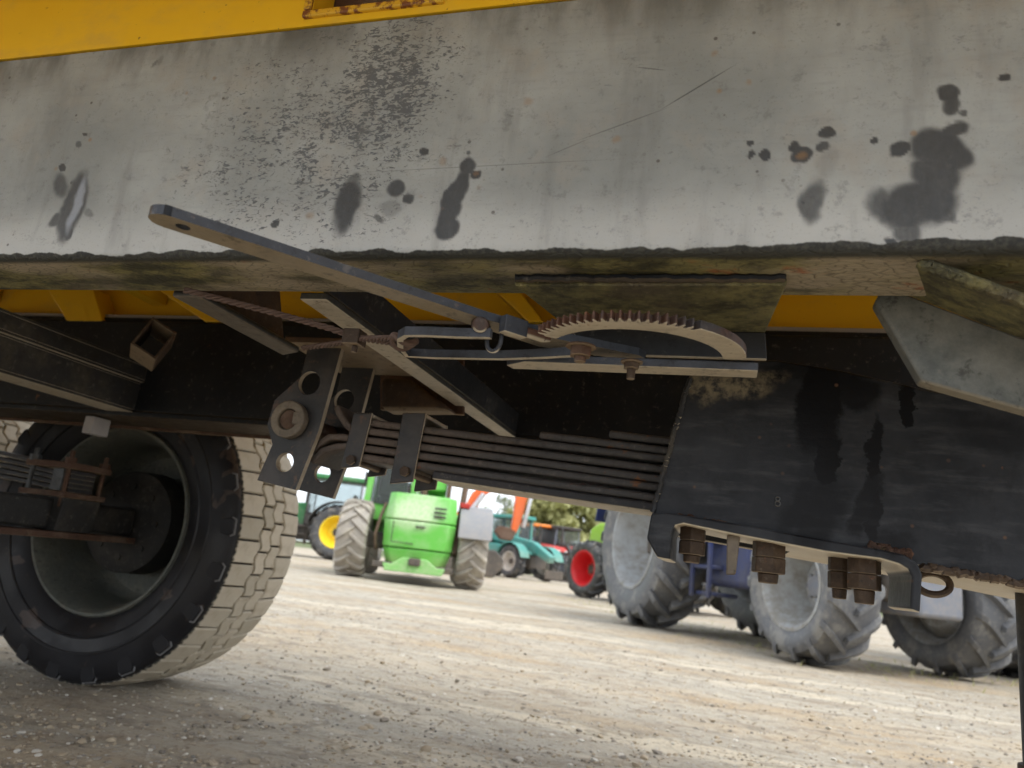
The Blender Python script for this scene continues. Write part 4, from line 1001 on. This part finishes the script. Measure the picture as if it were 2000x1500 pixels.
def lug_mesh(Rt, W, side, mat, hgt, wid):
    key = (round(Rt, 3), round(W, 3), side, mat.name)
    if key in LUGS: return LUGS[key]
    mb = MB(); V = []; F = []; N = 7
    for i in range(N+1):
        u = i/N
        a = side*(-.03+u*(W*.5+.03)); th = .02+u*.30*(W/.5)*(.75/Rt)
        rr = Rt-.06*max(0, (u-.55)/.45)**2*(Rt/.8)-(.05 if u > .99 else 0)*(Rt/.8)
        if u > .99: a = side*W*.505
        w = wid*(1+.35*u)/Rt*.5
        for da, r_ in ((-w*1.3, Rt-hgt-.07*max(0, (u-.5)/.5)**2), (-w*.8, rr), (w*.8, rr), (w*1.3, Rt-hgt-.07*max(0, (u-.5)/.5)**2)):
            V.append((a, r_*math.sin(th+da), -r_*math.cos(th+da)))
    for i in range(N):
        for j in range(3): F.append((i*4+j, i*4+j+1, i*4+j+5, i*4+j+4))
    F += [(0, 1, 2, 3), (N*4+3, N*4+2, N*4+1, N*4)]
    mb.add(V, F); me = mb.mesh('tyre_lug'); me.materials.append(mat); fix_normals(me)
    me.polygons.foreach_set('use_smooth', [True]*len(me.polygons)); me.set_sharp_from_angle(angle=R(35)); LUGS[key] = me; return me
def ag_wheel(par, x, y, Rt, W, rr, mrim, mtyre, nl=19, objs=False, dish=.0, steer=0.0):
    s = 1 if x > 0 else -1
    Ml = Matrix.Translation((x, y, Rt)) @ Matrix.Rotation(steer, 4, 'Z')
    h = .065*(Rt/.85)
    rim = MB().lathe([(s*a, b) for a, b in ((W*.40, rr+.02), (W*.43, rr+.015), (W*.43, rr-.01), (W*.38, rr-.03), (W*.22, rr-.055), (W*.10-dish*.3, rr-.09), (W*.04-dish, rr*.62), (W*.10-dish, rr*.42), (W*.16-dish, rr*.38), (W*.16-dish, 0.001))], 44, Ml)
    rim.lathe([(s*a, b) for a, b in ((W*.02-dish, 0.001), (W*.02-dish, rr*.6), (-W*.1, rr-.06), (-W*.38, rr-.02), (-W*.43, rr+.01))], 44, Ml)
    w = obj('wheel', rim, mrim, par, world_space=False)
    ty = MB().lathe([(-W*.40, rr-.005), (-W*.47, rr+(Rt-rr)*.25), (-W*.5, rr+(Rt-rr)*.5), (-W*.48, Rt-h*2.2), (-W*.44, Rt-h*1.5), (-W*.25, Rt-h*1.05), (0, Rt-h), (W*.25, Rt-h*1.05), (W*.44, Rt-h*1.5), (W*.48, Rt-h*2.2), (W*.5, rr+(Rt-rr)*.5), (W*.47, rr+(Rt-rr)*.25), (W*.40, rr-.005), (W*.3, rr-.03), (-W*.3, rr-.03)], 56, Ml, closed=True)
    hub = MB().lathe([(s*a, b) for a, b in ((W*.16-dish, rr*.26), (W*.23-dish, rr*.24), (W*.25-dish, rr*.18), (W*.25-dish, .001))], 24, Ml)
    for k in range(8):
        a = 2*math.pi*k/8; p = Ml @ Vector((s*(W*.16-dish), rr*.31*math.cos(a), rr*.31*math.sin(a))); q = Ml @ Vector((s*(W*.20-dish), rr*.31*math.cos(a), rr*.31*math.sin(a))); hub.cyl(p, q, .018, n=6)
    obj('hub', hub, M_DARK if mrim is not M_RIMG else M_SLATE, w, world_space=False)
    if objs:
        obj('tyre', ty, mtyre, w, world_space=False)
        for sd_ in (-1, 1):
            me = lug_mesh(Rt, W, sd_, mtyre, h, .062*(Rt/.8))
            for k in range(nl):
                o = bpy.data.objects.new('tyre_lug', me); COL.objects.link(o); o.parent = w
                o.matrix_basis = Ml @ Matrix.Rotation(2*math.pi*(k+(.5 if sd_ > 0 else 0))/nl, 4, 'X')
    else:
        for sd_ in (-1, 1):
            me = lug_mesh(Rt, W, sd_, mtyre, h, .062*(Rt/.8))
            vv = [v.co.copy() for v in me.vertices]; ff = [tuple(p.vertices) for p in me.polygons]
            for k in range(nl):
                Mr = Ml @ Matrix.Rotation(2*math.pi*(k+(.5 if sd_ > 0 else 0))/nl, 4, 'X'); ty.add([Mr @ v for v in vv], ff)
        obj('tyre', ty, mtyre, w, world_space=False)
    return w
def lp(par, name, mb, mat, bevel=.012, **k): return obj(name, mb, mat, par, bevel, world_space=False, **k)
def rotz_of(hx, hy): return math.atan2(-hx, hy)
def cab_parts(par, x0, x1, y0, y1, z0, z1, mfr, mroof, lean=.06, beacon=False, P=.05):
    for sx in (0, 1):
        for sy in (0, 1):
            xa, ya = (x0, x1)[sx], (y0, y1)[sy]; dx = lean*(1 if sx == 0 else -1)
            xs = xa if sx == 0 else xa-P; yy = ya if sy == 0 else ya-P
            lp(par, 'cab_pillar', MB().prism([(xs, yy, z0), (xs+P, yy, z0), (xs+P, yy+P, z0), (xs, yy+P, z0)], (dx, 0, z1-z0)), mfr, .008)
    g = .012
    lp(par, 'window_pane', MB().box((x0+lean+P, y0+.02, z0), (x1-lean-P, y0+.02+g, z1)), M_GLASS, 0)
    lp(par, 'window_pane', MB().box((x0+lean+P, y1-.02-g, z0), (x1-lean-P, y1-.02, z1)), M_GLASS, 0)
    lp(par, 'window_pane', MB().prism([(x0+.02, y0+P, z0), (x0+.02, y1-P, z0), (x0+.02+lean, y1-P, z1), (x0+.02+lean, y0+P, z1)], (g, 0, 0)), M_GLASS, 0)
    lp(par, 'window_pane', MB().prism([(x1-.02, y0+P, z0), (x1-.02, y1-P, z0), (x1-.02-lean, y1-P, z1), (x1-.02-lean, y0+P, z1)], (-g, 0, 0)), M_GLASS, 0)
    lp(par, 'cab_roof', MB().box((x0+lean-.06, y0-.10, z1+.002), (x1-lean+.06, y1+.12, z1+.16)), mroof, .05, seg=3)
    lp(par, 'seat', MB().box(((x0+x1)/2-.25, y0+.25, z0-.1), ((x0+x1)/2+.25, y0+.75, z0+.15)).box(((x0+x1)/2-.25, y0+.2, z0+.15), ((x0+x1)/2+.25, y0+.33, z0+.75)), M_DARK, .04)
    if beacon: lp(par, 'beacon', MB().cyl((x0+.3, y0+.1, z1+.16), (x0+.3, y0+.1, z1+.32), .06, .05, n=12), M_BEAC)
def tractor(loc, head, label, hoodm, roofm, rimm, tyrem, group=None, wb=2.75, rR=.85, rW=.52, rr=.48, fR=.62, fW=.44, fr=.36, tr=.88, ft=None, objs=False, steer=0.0, cabm=None, loader=False, beacon=False, fenderm=None):
    T = empty('farm_tractor', loc, rotz_of(*head), label, 'tractor', group); cabm = cabm or M_DARK; fenderm = fenderm or hoodm
    for s in (1, -1):
        ag_wheel(T, s*tr, 0, rR, rW, rr, rimm, tyrem, 18, objs, .17)
        ag_wheel(T, s*(ft or tr-.02), wb, fR, fW, fr, rimm, tyrem, 15, objs, .15, steer)
        lp(T, 'fender', MB().sweep([(s*tr, (rR+.09)*math.cos(a), rR+(rR+.09)*math.sin(a)) for a in np.linspace(.3, 2.6, 14)], [(-rW*.5, -.015), (rW*.5, -.015), (rW*.5, .015), (-rW*.5, .015)], (1, 0, 0)) if False else
           MB().lathe([(s*tr-rW*.5, rR+.08), (s*tr+rW*.5, rR+.08), (s*tr+rW*.5, rR+.11), (s*tr-rW*.5, rR+.11)], 8, Matrix.Translation((0, 0, rR)), closed=True) if False else fender_mb(s*tr, rW, rR), fenderm, .01)
        lp(T, 'step', MB().box((s*.62-.14, .62+.30, .42), (s*.62+.14, .62+.68, .46)).box((s*.66-.14, .92, .68), (s*.66+.14, 1.30, .72)).box((s*.70-.14, .92, .94), (s*.70+.14, 1.30, .98)).box((s*.70-.02+s*.1, .93, .40), (s*.70+.02+s*.1, .98, 1.1)).box((s*.70-.02+s*.1, 1.25, .40), (s*.70+.02+s*.1, 1.30, 1.1)), M_BLUE if hoodm is M_BLUE else M_DARK, .01)
        lp(T, 'fuel_tank', MB().box((s*.42-.24, 1.0, .52), (s*.42+.24, 1.75, 1.02)), hoodm if rimm is M_RIMG else M_DARK, .07, seg=3)
    lp(T, 'chassis', MB().box((-.28, -.45, .55), (.28, wb+.35, 1.0)).box((-.8, -.12, rR-.12), (.8, .12, rR+.12)), M_DARK, .03)
    lp(T, 'front_axle', MB().box((-(ft or tr)+.1, wb-.11, fR-.12), ((ft or tr)-.1, wb+.11, fR+.10)), M_SLATE, .03)
    lp(T, 'front_weight', MB().box((-.22, wb+.12, .46), (.22, wb+.62, .78)), M_SLATE, .035, seg=3)
    hd = lp(T, 'hood', MB().prism([(0, 1.15, .98), (0, 1.15, 1.74), (0, wb+.15, 1.60), (0, wb+.42, 1.47), (0, wb+.46, 1.02)], (.36, 0, 0)).prism([(-.36, 1.15, .98), (-.36, 1.15, 1.74), (-.36, wb+.15, 1.60), (-.36, wb+.42, 1.47), (-.36, wb+.46, 1.02)], (.36, 0, 0)), hoodm, 0)
    hmb = MB().prism([(-.36, 1.15, .98), (-.36, 1.15, 1.74), (-.36, wb+.15, 1.60), (-.36, wb+.42, 1.47), (-.36, wb+.46, 1.02)], (.72, 0, 0))
    hd.data = hmb.mesh('hood'); hd.data.materials.append(hoodm); fix_normals(hd.data); b = hd.modifiers.new('bevel', 'BEVEL'); b.width = .06; b.segments = 3
    lp(hd, 'grille', MB().box((-.26, wb+.452, 1.08), (.26, wb+.472, 1.38)), M_DARK, .01)
    for s in (1, -1):
        lp(hd, 'headlight', MB().box((s*.22-.09, wb+.43, 1.36), (s*.22+.09, wb+.465, 1.45)), M_WHITE, .01)
        lp(hd, 'side_grille', MB().box((s*.364-.004, 1.5, 1.15), (s*.364+.004, wb-.1, 1.45)), M_DARK, .003)
    lp(T, 'cab_base', MB().box((-.68, -.55, 1.0), (.68, 1.14, 1.42)), cabm, .04)
    cab_parts(T, -.74, .74, -.6, 1.12, 1.42, 2.55, cabm, roofm, .07, beacon)
    lp(T, 'exhaust', MB().cyl((.42, 1.32, 1.6), (.42, 1.32, 2.5), .055, n=14).cyl((.42, 1.32, 2.5), (.42, 1.24, 2.62), .05, n=14), M_DARK)
    if loader:
        for s in (1, -1):
            lp(T, 'loader_arm', MB().sweep([(s*.55, 1.2, 1.75), (s*.55, 2.3, 1.7), (s*.55, 3.6, .75), (s*.55, 4.0, .45)], [(-.05, -.09), (.05, -.09), (.05, .09), (-.05, .09)], (1, 0, 0)), M_DARK, .01)
        lp(T, 'loader_carriage', MB().box((-.65, 3.95, .3), (.65, 4.05, .8)), M_DARK, .02)
    return T
def fender_mb(xc, W, Rt):
    mb = MB(); V = []; F = []; N = 14
    for i in range(N+1):
        a = .25+(2.9-.25)*i/N; r0, r1 = Rt+.07, Rt+.10
        for rr_, xx in ((r0, xc-W*.55), (r1, xc-W*.55), (r1, xc+W*.55), (r0, xc+W*.55)): V.append((xx, rr_*math.cos(a), Rt+rr_*math.sin(a)))
    for i in range(N):
        for j in range(4): F.append((i*4+j, i*4+(j+1) % 4, i*4+4+(j+1) % 4, i*4+4+j))
    F += [(0, 1, 2, 3), (N*4+3, N*4+2, N*4+1, N*4)]
    return mb.add(V, F)
def telehandler(loc, head, label, bodym, rimm, tyrem, mudm, Rt=.64, W=.48, tr=1.0, wb=2.9, objs=False, cabfront=0.0):
    # local +Y forward, rear axle at y=0
    T = empty('telehandler', loc, rotz_of(*head), label, 'telehandler')
    for s in (1, -1):
        for y in (0, wb): ag_wheel(T, s*tr, y, Rt, W, .36, rimm, tyrem, 17, objs, .04)
        mg = fender_mb(s*tr, W, Rt)
        if s > 0: lp(T, 'mudguard', mg, mudm, .01)
        f2 = fender_mb(s*tr, W, Rt); f2.v = [(p[0], p[1]+wb, p[2]) for p in f2.v]; lp(T, 'mudguard', f2, bodym, .01)
        if s > 0: lp(T, 'tail_lamp', MB().box((s*(tr-.22)-.09, -.34, Rt*2+.04), (s*(tr-.22)+.09, -.28, Rt*2+.13)), M_LAMP, .015)
    lp(T, 'chassis', MB().box((-.45, -.3, .45), (.45, wb+.5, .95)).box((-.85, -.12, Rt-.14), (.85, .12, Rt+.14)).box((-.85, wb-.12, Rt-.14), (.85, wb+.12, Rt+.14)), M_DARK, .03)
    # rounded rear engine cover built in three stacked panels
    def panel(z0, z1, k0, k1, yb0, yb1, name):
        V = []
        for z, k, yb in ((z0, k0, yb0), (z1, k1, yb1)):
            for xx, yy in ((-.52, .35), (-.52, .0), (-.40, -.16), (0.1, -.22), (.58, -.16), (.70, .0), (.70, .35)): V.append((.08+(xx-.08)*k, yy*1.0+yb, z))
        n = 7; F = [(i, (i+1) % n, n+(i+1) % n, n+i) for i in range(n)]+[tuple(range(n)), tuple(range(2*n-1, n-1, -1))]
        return lp(T, name, MB().add(V, F), M_COVER if bodym is M_LIME else bodym, .025, seg=3)
    panel(.30, .56, .82, .95, -.42, -.50, 'rear_skirt'); panel(.575, 1.02, .96, 1.0, -.52, -.54, 'engine_cover'); panel(1.035, 1.48, 1.0, .94, -.54, -.46, 'engine_cover_top')
    lp(T, 'engine_hood', MB().box((-.5, -.35, 1.0), (.66, .9, 1.44)), bodym, .06, seg=3)
    for k in range(3): lp(T, 'vent_slot', MB().box((.30, -.745, 1.12+k*.07), (.50, -.725, 1.15+k*.07)), M_DARK, .004)
    lp(T, 'cover_handle', MB().box((.02, -.785, .92), (.18, -.762, .95)), M_DARK, .004)
    lp(T, 'hatch_frame', MB().box((-.36, -.752, .66), (-.345, -.735, 1.0)).box((-.36, -.752, .645), (.02, -.735, .66)), M_DARK, .002)
    lp(T, 'counterweight', MB().prism([(-.44, -.74, .30), (-.30, -.74, .30), (-.12, -.74, .42), (.28, -.74, .42), (.46, -.74, .30), (.60, -.74, .30), (.56, -.74, .18), (-.40, -.74, .18)], (0, .12, 0)), bodym, .015)
    for x in (-.62, .80): lp(T, 'hydraulic_hose', MB().tube([(x, -.3, .5), (x*1.05, -.42, .75), (x*.98, -.36, 1.05), (x*.9, -.2, 1.3)], .03, 8), M_BRN)
    lp(T, 'mirror', MB().box((-1.22, 1.9, 1.7), (-1.05, 1.95, 2.0)), M_DARK, .01)
    lp(T, 'bumper', MB().box((-.62, -.62, .22), (.74, -.40, .32)), M_DARK, .02)
    lp(T, 'tow_hook', MB().box((-.02, -.80, .30), (.18, -.6, .42)), M_DARK, .02)
    lp(T, 'side_body', MB().box((-.95, .55, .55), (-.46, 2.3, 1.2)).box((.50, .75, .60), (.98, 2.2, 1.25)), bodym, .06, seg=3)
    lp(T, 'cab_base', MB().box((-.98, .25+cabfront, 1.0), (-.08, 1.9+cabfront, 1.3)), bodym, .03)
    cab_parts(T, -1.0, -.06, .2+cabfront, 1.95+cabfront, 1.3, 2.35, bodym, bodym, .05, P=.11)
    lp(T, 'boom', MB().prism([(.12, -.2, 1.62), (.12, -.2, 1.95), (.12, 3.4, 1.45), (.12, 4.4, .95), (.12, 4.3, .7), (.12, 3.3, 1.1)], (.34, 0, 0)), bodym, .03)
    for xp in (.04, .465): lp(T, 'boom_pivot_post', MB().box((xp, -.3, 1.445), (xp+.075, .1, 1.9)), M_BRN, .02)
    lp(T, 'lift_ram', MB().cyl((.72, -.30, .55), (.80, -.1, 2.0), .055, n=12), M_BRN)
    lp(T, 'fork_carriage', MB().box((-.3, 4.4, .12), (.7, 4.47, .45)), M_DARK, .02)
    for x in (-.2, .5): lp(T, 'fork', MB().box((x, 4.5, .1), (x+.12, 5.6, .15)), M_DARK, .01)
    return T

# lime telehandler seen from behind
pL, pR = PZ(690, 1125, 0), PZ(893, 1152, 0)
cen = (pL+pR)/2
TH = telehandler((cen.x-.05, cen.y+.30, 0), (-.36, .93), 'lime green telehandler seen from the rear with dusty grey tyres', M_LIME, M_RIMW, M_AGTD, M_MUDG, Rt=.66, W=.52, tr=1.03)
# teal telehandler further back
pt_ = PZ(995, 1129, 0); hd_ = Vector((.86, -.5, 0)).normalized()
org = Vector((pt_.x, pt_.y, 0))-hd_*2.9+Vector((hd_.y, -hd_.x, 0))*-1.0
telehandler((org.x, org.y, 0), (hd_.x, hd_.y), 'teal telehandler with white wheels parked behind the lime one', M_TEAL, M_RIMW, M_AGT, M_SLATE, Rt=.63, W=.44, tr=.98)
# blue tractor on grey rims, the nearest of the row
w1, w2 = PZ(1255, 1222, 0), PZ(1552, 1294, 0)
hb = (w2-w1); wbb = hb.length; hb.normalize(); rt = Vector((hb.y, -hb.x, 0))
org = w1-rt*.84
tractor((org.x, org.y, 0), (hb.x, hb.y), 'blue tractor on dusty grey rims, nearest machine in the row at right', M_BLUE, M_BLUE, M_RIMG, M_AGTG, None, wb=wbb, rR=.92, rW=.58, rr=.52, fR=.61, fW=.48, fr=.36, tr=.80, ft=.70, objs=True, cabm=M_BLUE)
# yellow-green tractor with red rims, facing away to the left
f1 = PZ(1146, 1168, 0); hv = Vector((-.78, .62, 0)).normalized(); lf = Vector((-hv.y, hv.x, 0))
org = Vector((f1.x, f1.y, 0))-hv*2.7-lf*.66
tractor((org.x, org.y, 0), (hv.x, hv.y), 'yellow-green tractor with bright red wheel rims behind the blue tractor', M_LIME2, M_WHITE, M_RIMR, M_AGT, None, wb=2.7, rR=.84, fR=.60, fW=.44, fr=.36, tr=.80, ft=.66, objs=False, fenderm=M_DARK)
# deep green tractor with yellow rims, left
g1 = PZ(648, 1094, 0); hv = Vector((-.93, -.36, 0)).normalized(); lf = Vector((-hv.y, hv.x, 0))
org = Vector((g1.x, g1.y, 0))-lf*.9
tractor((org.x, org.y, 0), (hv.x, hv.y), 'dark green tractor with yellow wheel rims beside the lime telehandler', M_DGRN, M_DGRN, M_RIMY, M_AGT, None, wb=2.75, rR=.88, rr=.5, tr=.9, fenderm=M_DARK)
# the far row
def far_tractor(px, py, head, label, **k):
    p = PZ(px, py, 0); h = Vector((*head, 0)).normalized(); tractor((p.x, p.y, 0), (h.x, h.y), label, group=None, **k)
far_tractor(1040, 1127, (.62, -.78), 'orange-roofed red tractor in the far row behind the teal telehandler', hoodm=M_RED, roofm=M_BEAC, rimm=M_RIMW, tyrem=M_AGT, cabm=M_SLATE)
far_tractor(1006, 1119, (.62, -.78), 'small yellow tractor with dark cab in the far row', hoodm=M_YELV, roofm=M_YELV, rimm=M_RIMW, tyrem=M_AGT, rR=.75, rr=.4)
far_tractor(1082, 1132, (.62, -.78), 'red tractor with dark front loader at the end of the far row', hoodm=M_RED, roofm=M_DARK, rimm=M_RIMG, tyrem=M_AGT, loader=True, cabm=M_SLATE)
far_tractor(1124, 1131, (.5, -.86), 'white-roofed yellow-green tractor with orange beacon far behind the red-rimmed wheel', hoodm=M_LIME2, roofm=M_WHITE, rimm=M_RIMR, tyrem=M_AGT, beacon=True)
p = PZ(2065, 1345, 0); tractor((p.x+.6, p.y+1.2, 0), (hb.x, hb.y), 'grey tractor cut off by the right edge, only its dark tyre showing', M_SLATE, M_SLATE, M_RIMG, M_AGT, None, tr=.86, rR=.82)
# orange excavator
ep = PZ(880, 1119, 0); D = Vector((ep.x, ep.y, 0)); scx = D.length
EX = empty('excavator', (D.x, D.y, 0), math.atan2(-D.x, D.y), 'orange excavator raising its curved boom behind the lime telehandler', 'excavator')
for s in (0, 1):
    lp(EX, 'crawler_track', MB().prism([(-2.2, -.9+1.6*s, .35), (-1.9, -.9+1.6*s, .02), (1.4, -.9+1.6*s, .02), (1.7, -.9+1.6*s, .35), (1.7, -.9+1.6*s, .62), (1.4, -.9+1.6*s, .9), (-1.9, -.9+1.6*s, .9), (-2.2, -.9+1.6*s, .62)], (0, .55, 0)), M_DARK, .05)
lp(EX, 'undercarriage', MB().box((-1.2, -.35, .35), (.8, .7, .95)), M_DARK, .03)
lp(EX, 'house', MB().box((-2.6, -1.1, 1.02), (.3, 1.3, 2.0)), M_ORNG, .1, seg=3)
cb_ = empty('x', (0, 0, 0)); bpy.data.objects.remove(cb_)
lp(EX, 'cab', MB().box((-2.3, .55, 2.001), (-1.1, 1.3, 2.9)), M_DARK, .06)
def exq(pxs): # outline measured on the machine's own plane, facing across the yard
    out = []
    Mi = EX.matrix_world.inverted(); nrm = Vector((D.x, D.y, 0)).normalized()
    for x, y in pxs:
        d = Vector(ray(x, y)); t_ = (D-Vector(CAM)).dot(nrm)/d.dot(nrm); out.append(Mi @ (Vector(CAM)+d*t_))
    return out
bm_ = lp(EX, 'boom', MB().prism(exq([(906,1018),(910,985),(922,962),(945,945),(970,925),(1000,915),(1030,930),(1032,948),(1000,935),(975,950),(950,965),(935,985),(928,1020),(930,1062),(905,1062)]), (0, .45, 0)), M_ORNG, .04)
lp(bm_, 'boom_ram', MB().cyl(exq([(880,1050)])[0]+Vector((0, -.12, 0)), exq([(945,965)])[0]+Vector((0, -.12, 0)), .09, n=12), M_CHROME)
stk = lp(EX, 'stick', MB().prism(exq([(1012,935),(1034,925),(1030,975),(1018,1020),(1008,1042),(998,1036),(1004,1000)]), (0, .4, 0)), M_ORNG, .04)
a_, b_ = exq([(1034,960)])[0], exq([(1016,1030)])[0]; lp(stk, 'bucket_ram', MB().cyl(a_+Vector((.1, -.1, 0)), b_+Vector((.1, -.1, 0)), .07, n=10), M_CHROME)
lp(EX, 'bucket', MB().prism(exq([(1010,1036),(1000,1056),(978,1052),(966,1036),(975,1026),(992,1030)]), (0, .9, 0)), M_BRN, .03)

# ------------------------------------------------------------------ trees and weeds
def leaf_mat(name, a, b):
    t = NT(name); q = t.n('ShaderNodeAttribute'); q.attribute_name = 'tone'
    t.b.inputs['Transmission Weight'].default_value = 0.0
    col = t.mix(q.outputs['Fac'], a, b); m_ = t.finish(col, .7)
    tr = t.n('ShaderNodeBsdfTranslucent'); t.l(col, tr.inputs['Color']); mx = t.n('ShaderNodeMixShader'); mx.inputs[0].default_value = .5
    t.l(t.b.outputs[0], mx.inputs[1]); t.l(tr.outputs[0], mx.inputs[2]); t.l(mx.outputs[0], t.out.inputs['Surface']); return m_
M_BARK = plain('bark', (0.10, 0.08, 0.06), .9)
ML_A = leaf_mat('willow_leaves', (0.38, 0.38, 0.16), (0.60, 0.60, 0.32)); ML_B = leaf_mat('pale_spring_leaves', (0.17, 0.20, 0.10), (0.30, 0.33, 0.18)); ML_C = leaf_mat('hedge_leaves', (0.04, 0.075, 0.02), (0.11, 0.15, 0.04))
def tree(base, H, rad, label, lm, nleaf, size, clumps, seed, dens=1.0, group=None):
    g = np.random.RandomState(seed)
    T = empty('tree', base, 0, label, 'tree', group)
    tr = MB(); tr.cyl((0, 0, -.1), (.1, 0, H*.45), H*.028, H*.018, n=10)
    cl = []
    for k in range(clumps):
        a = g.uniform(0, 6.28); zz = g.uniform(.25, .95); rr_ = rad*math.sqrt(max(.05, 1-((zz-.55)/.52)**2))*math.sqrt(g.uniform(.15, 1)); c_ = np.array([rr_*math.cos(a), rr_*math.sin(a), zz*H]); cl.append((c_, rad*g.uniform(.22, .42)))
        if k < 14: tr.cyl((.1, 0, H*g.uniform(.2, .45)), tuple(c_), H*.010, H*.003, n=6)
    lp(T, 'trunk', tr, M_BARK, 0)
    V = []; F = []; tone = []
    for i in range(nleaf):
        c_, r_ = cl[g.randint(len(cl))]; d = g.normal(0, 1, 3); d /= np.linalg.norm(d); p = c_+d*r_*g.uniform(.35, 1.05)
        u = g.normal(0, 1, 3); u /= np.linalg.norm(u); w = np.cross(u, g.normal(0, 1, 3)); w /= np.linalg.norm(w); s = size*g.uniform(.6, 1.3); o_ = len(V)
        V += [tuple(p-u*s), tuple(p+w*s*.55), tuple(p+u*s), tuple(p-w*s*.55)]; F.append((o_, o_+1, o_+2, o_+3)); tone += [float(np.clip(g.normal(.5, .28), 0, 1))]*4
    mb = MB(); mb.v = V; mb.f = F; mb.mi = [0]*len(F); me = mb.mesh('crown'); me.materials.append(lm)
    at = me.attributes.new('tone', 'FLOAT', 'POINT'); at.data.foreach_set('value', tone)
    o = bpy.data.objects.new('crown', me); COL.objects.link(o); o.parent = T
    return T
def base_at(px, dist):
    d = Vector(ray(px, 1100)); d.z = 0; d.normalize(); return (d.x*dist, d.y*dist, 0)
tree(base_at(1092, 60), 7.6, 3.1, 'broad olive-green willow behind the far row of tractors', ML_A, 16000, .30, 60, 5)
tree(base_at(1048, 70), 6.6, 2.6, 'rounded yellow-green tree just left of the broad willow', ML_A, 9000, .30, 40, 6)
tree(base_at(962, 75), 7.0, 2.2, 'sparse pale tree seen through the excavator boom', ML_B, 1500, .16, 30, 8)
tree(base_at(1940, 70), 6, 5.5, 'dark tree behind the right end of the tractor row', ML_C, 5000, .28, 40, 12)
def weeds():
    g = np.random.RandomState(4); V = []; F = []; tone = []
    spots = [(1110,1172,.35),(1175,1185,.3),(1230,1200,.3),(1330,1225,.4),(1380,1228,.5),(1430,1240,.4),(1480,1262,.3),(1700,1305,.4),(1780,1310,.4),(940,1128,.5),(1060,1140,.5),(1900,1325,.35),(1000,1131,.6),(600,1096,.6)]
    for (x, y, r_) in spots:
        c_ = PZ(x, y, 0)
        for k in range(50):
            px, py = c_.x+g.normal(0, r_), c_.y+g.normal(0, r_); h = g.uniform(.015, .06); a = g.uniform(0, 6.28); w = .006; o_ = len(V); z = 0
            V += [(px-w*math.cos(a), py-w*math.sin(a), z), (px+w*math.cos(a), py+w*math.sin(a), z), (px+g.normal(0, .03), py+g.normal(0, .03), h)]; F.append((o_, o_+1, o_+2)); tone += [float(g.rand())]*3
    mb = MB(); mb.v = V; mb.f = F; mb.mi = [0]*len(F); me = mb.mesh('weeds'); me.materials.append(ML_A); at = me.attributes.new('tone', 'FLOAT', 'POINT'); at.data.foreach_set('value', tone)
    o = bpy.data.objects.new('weeds', me); COL.objects.link(o); tag(o, 'short weeds growing around the parked tyres', 'weeds', None, 'stuff')
weeds()
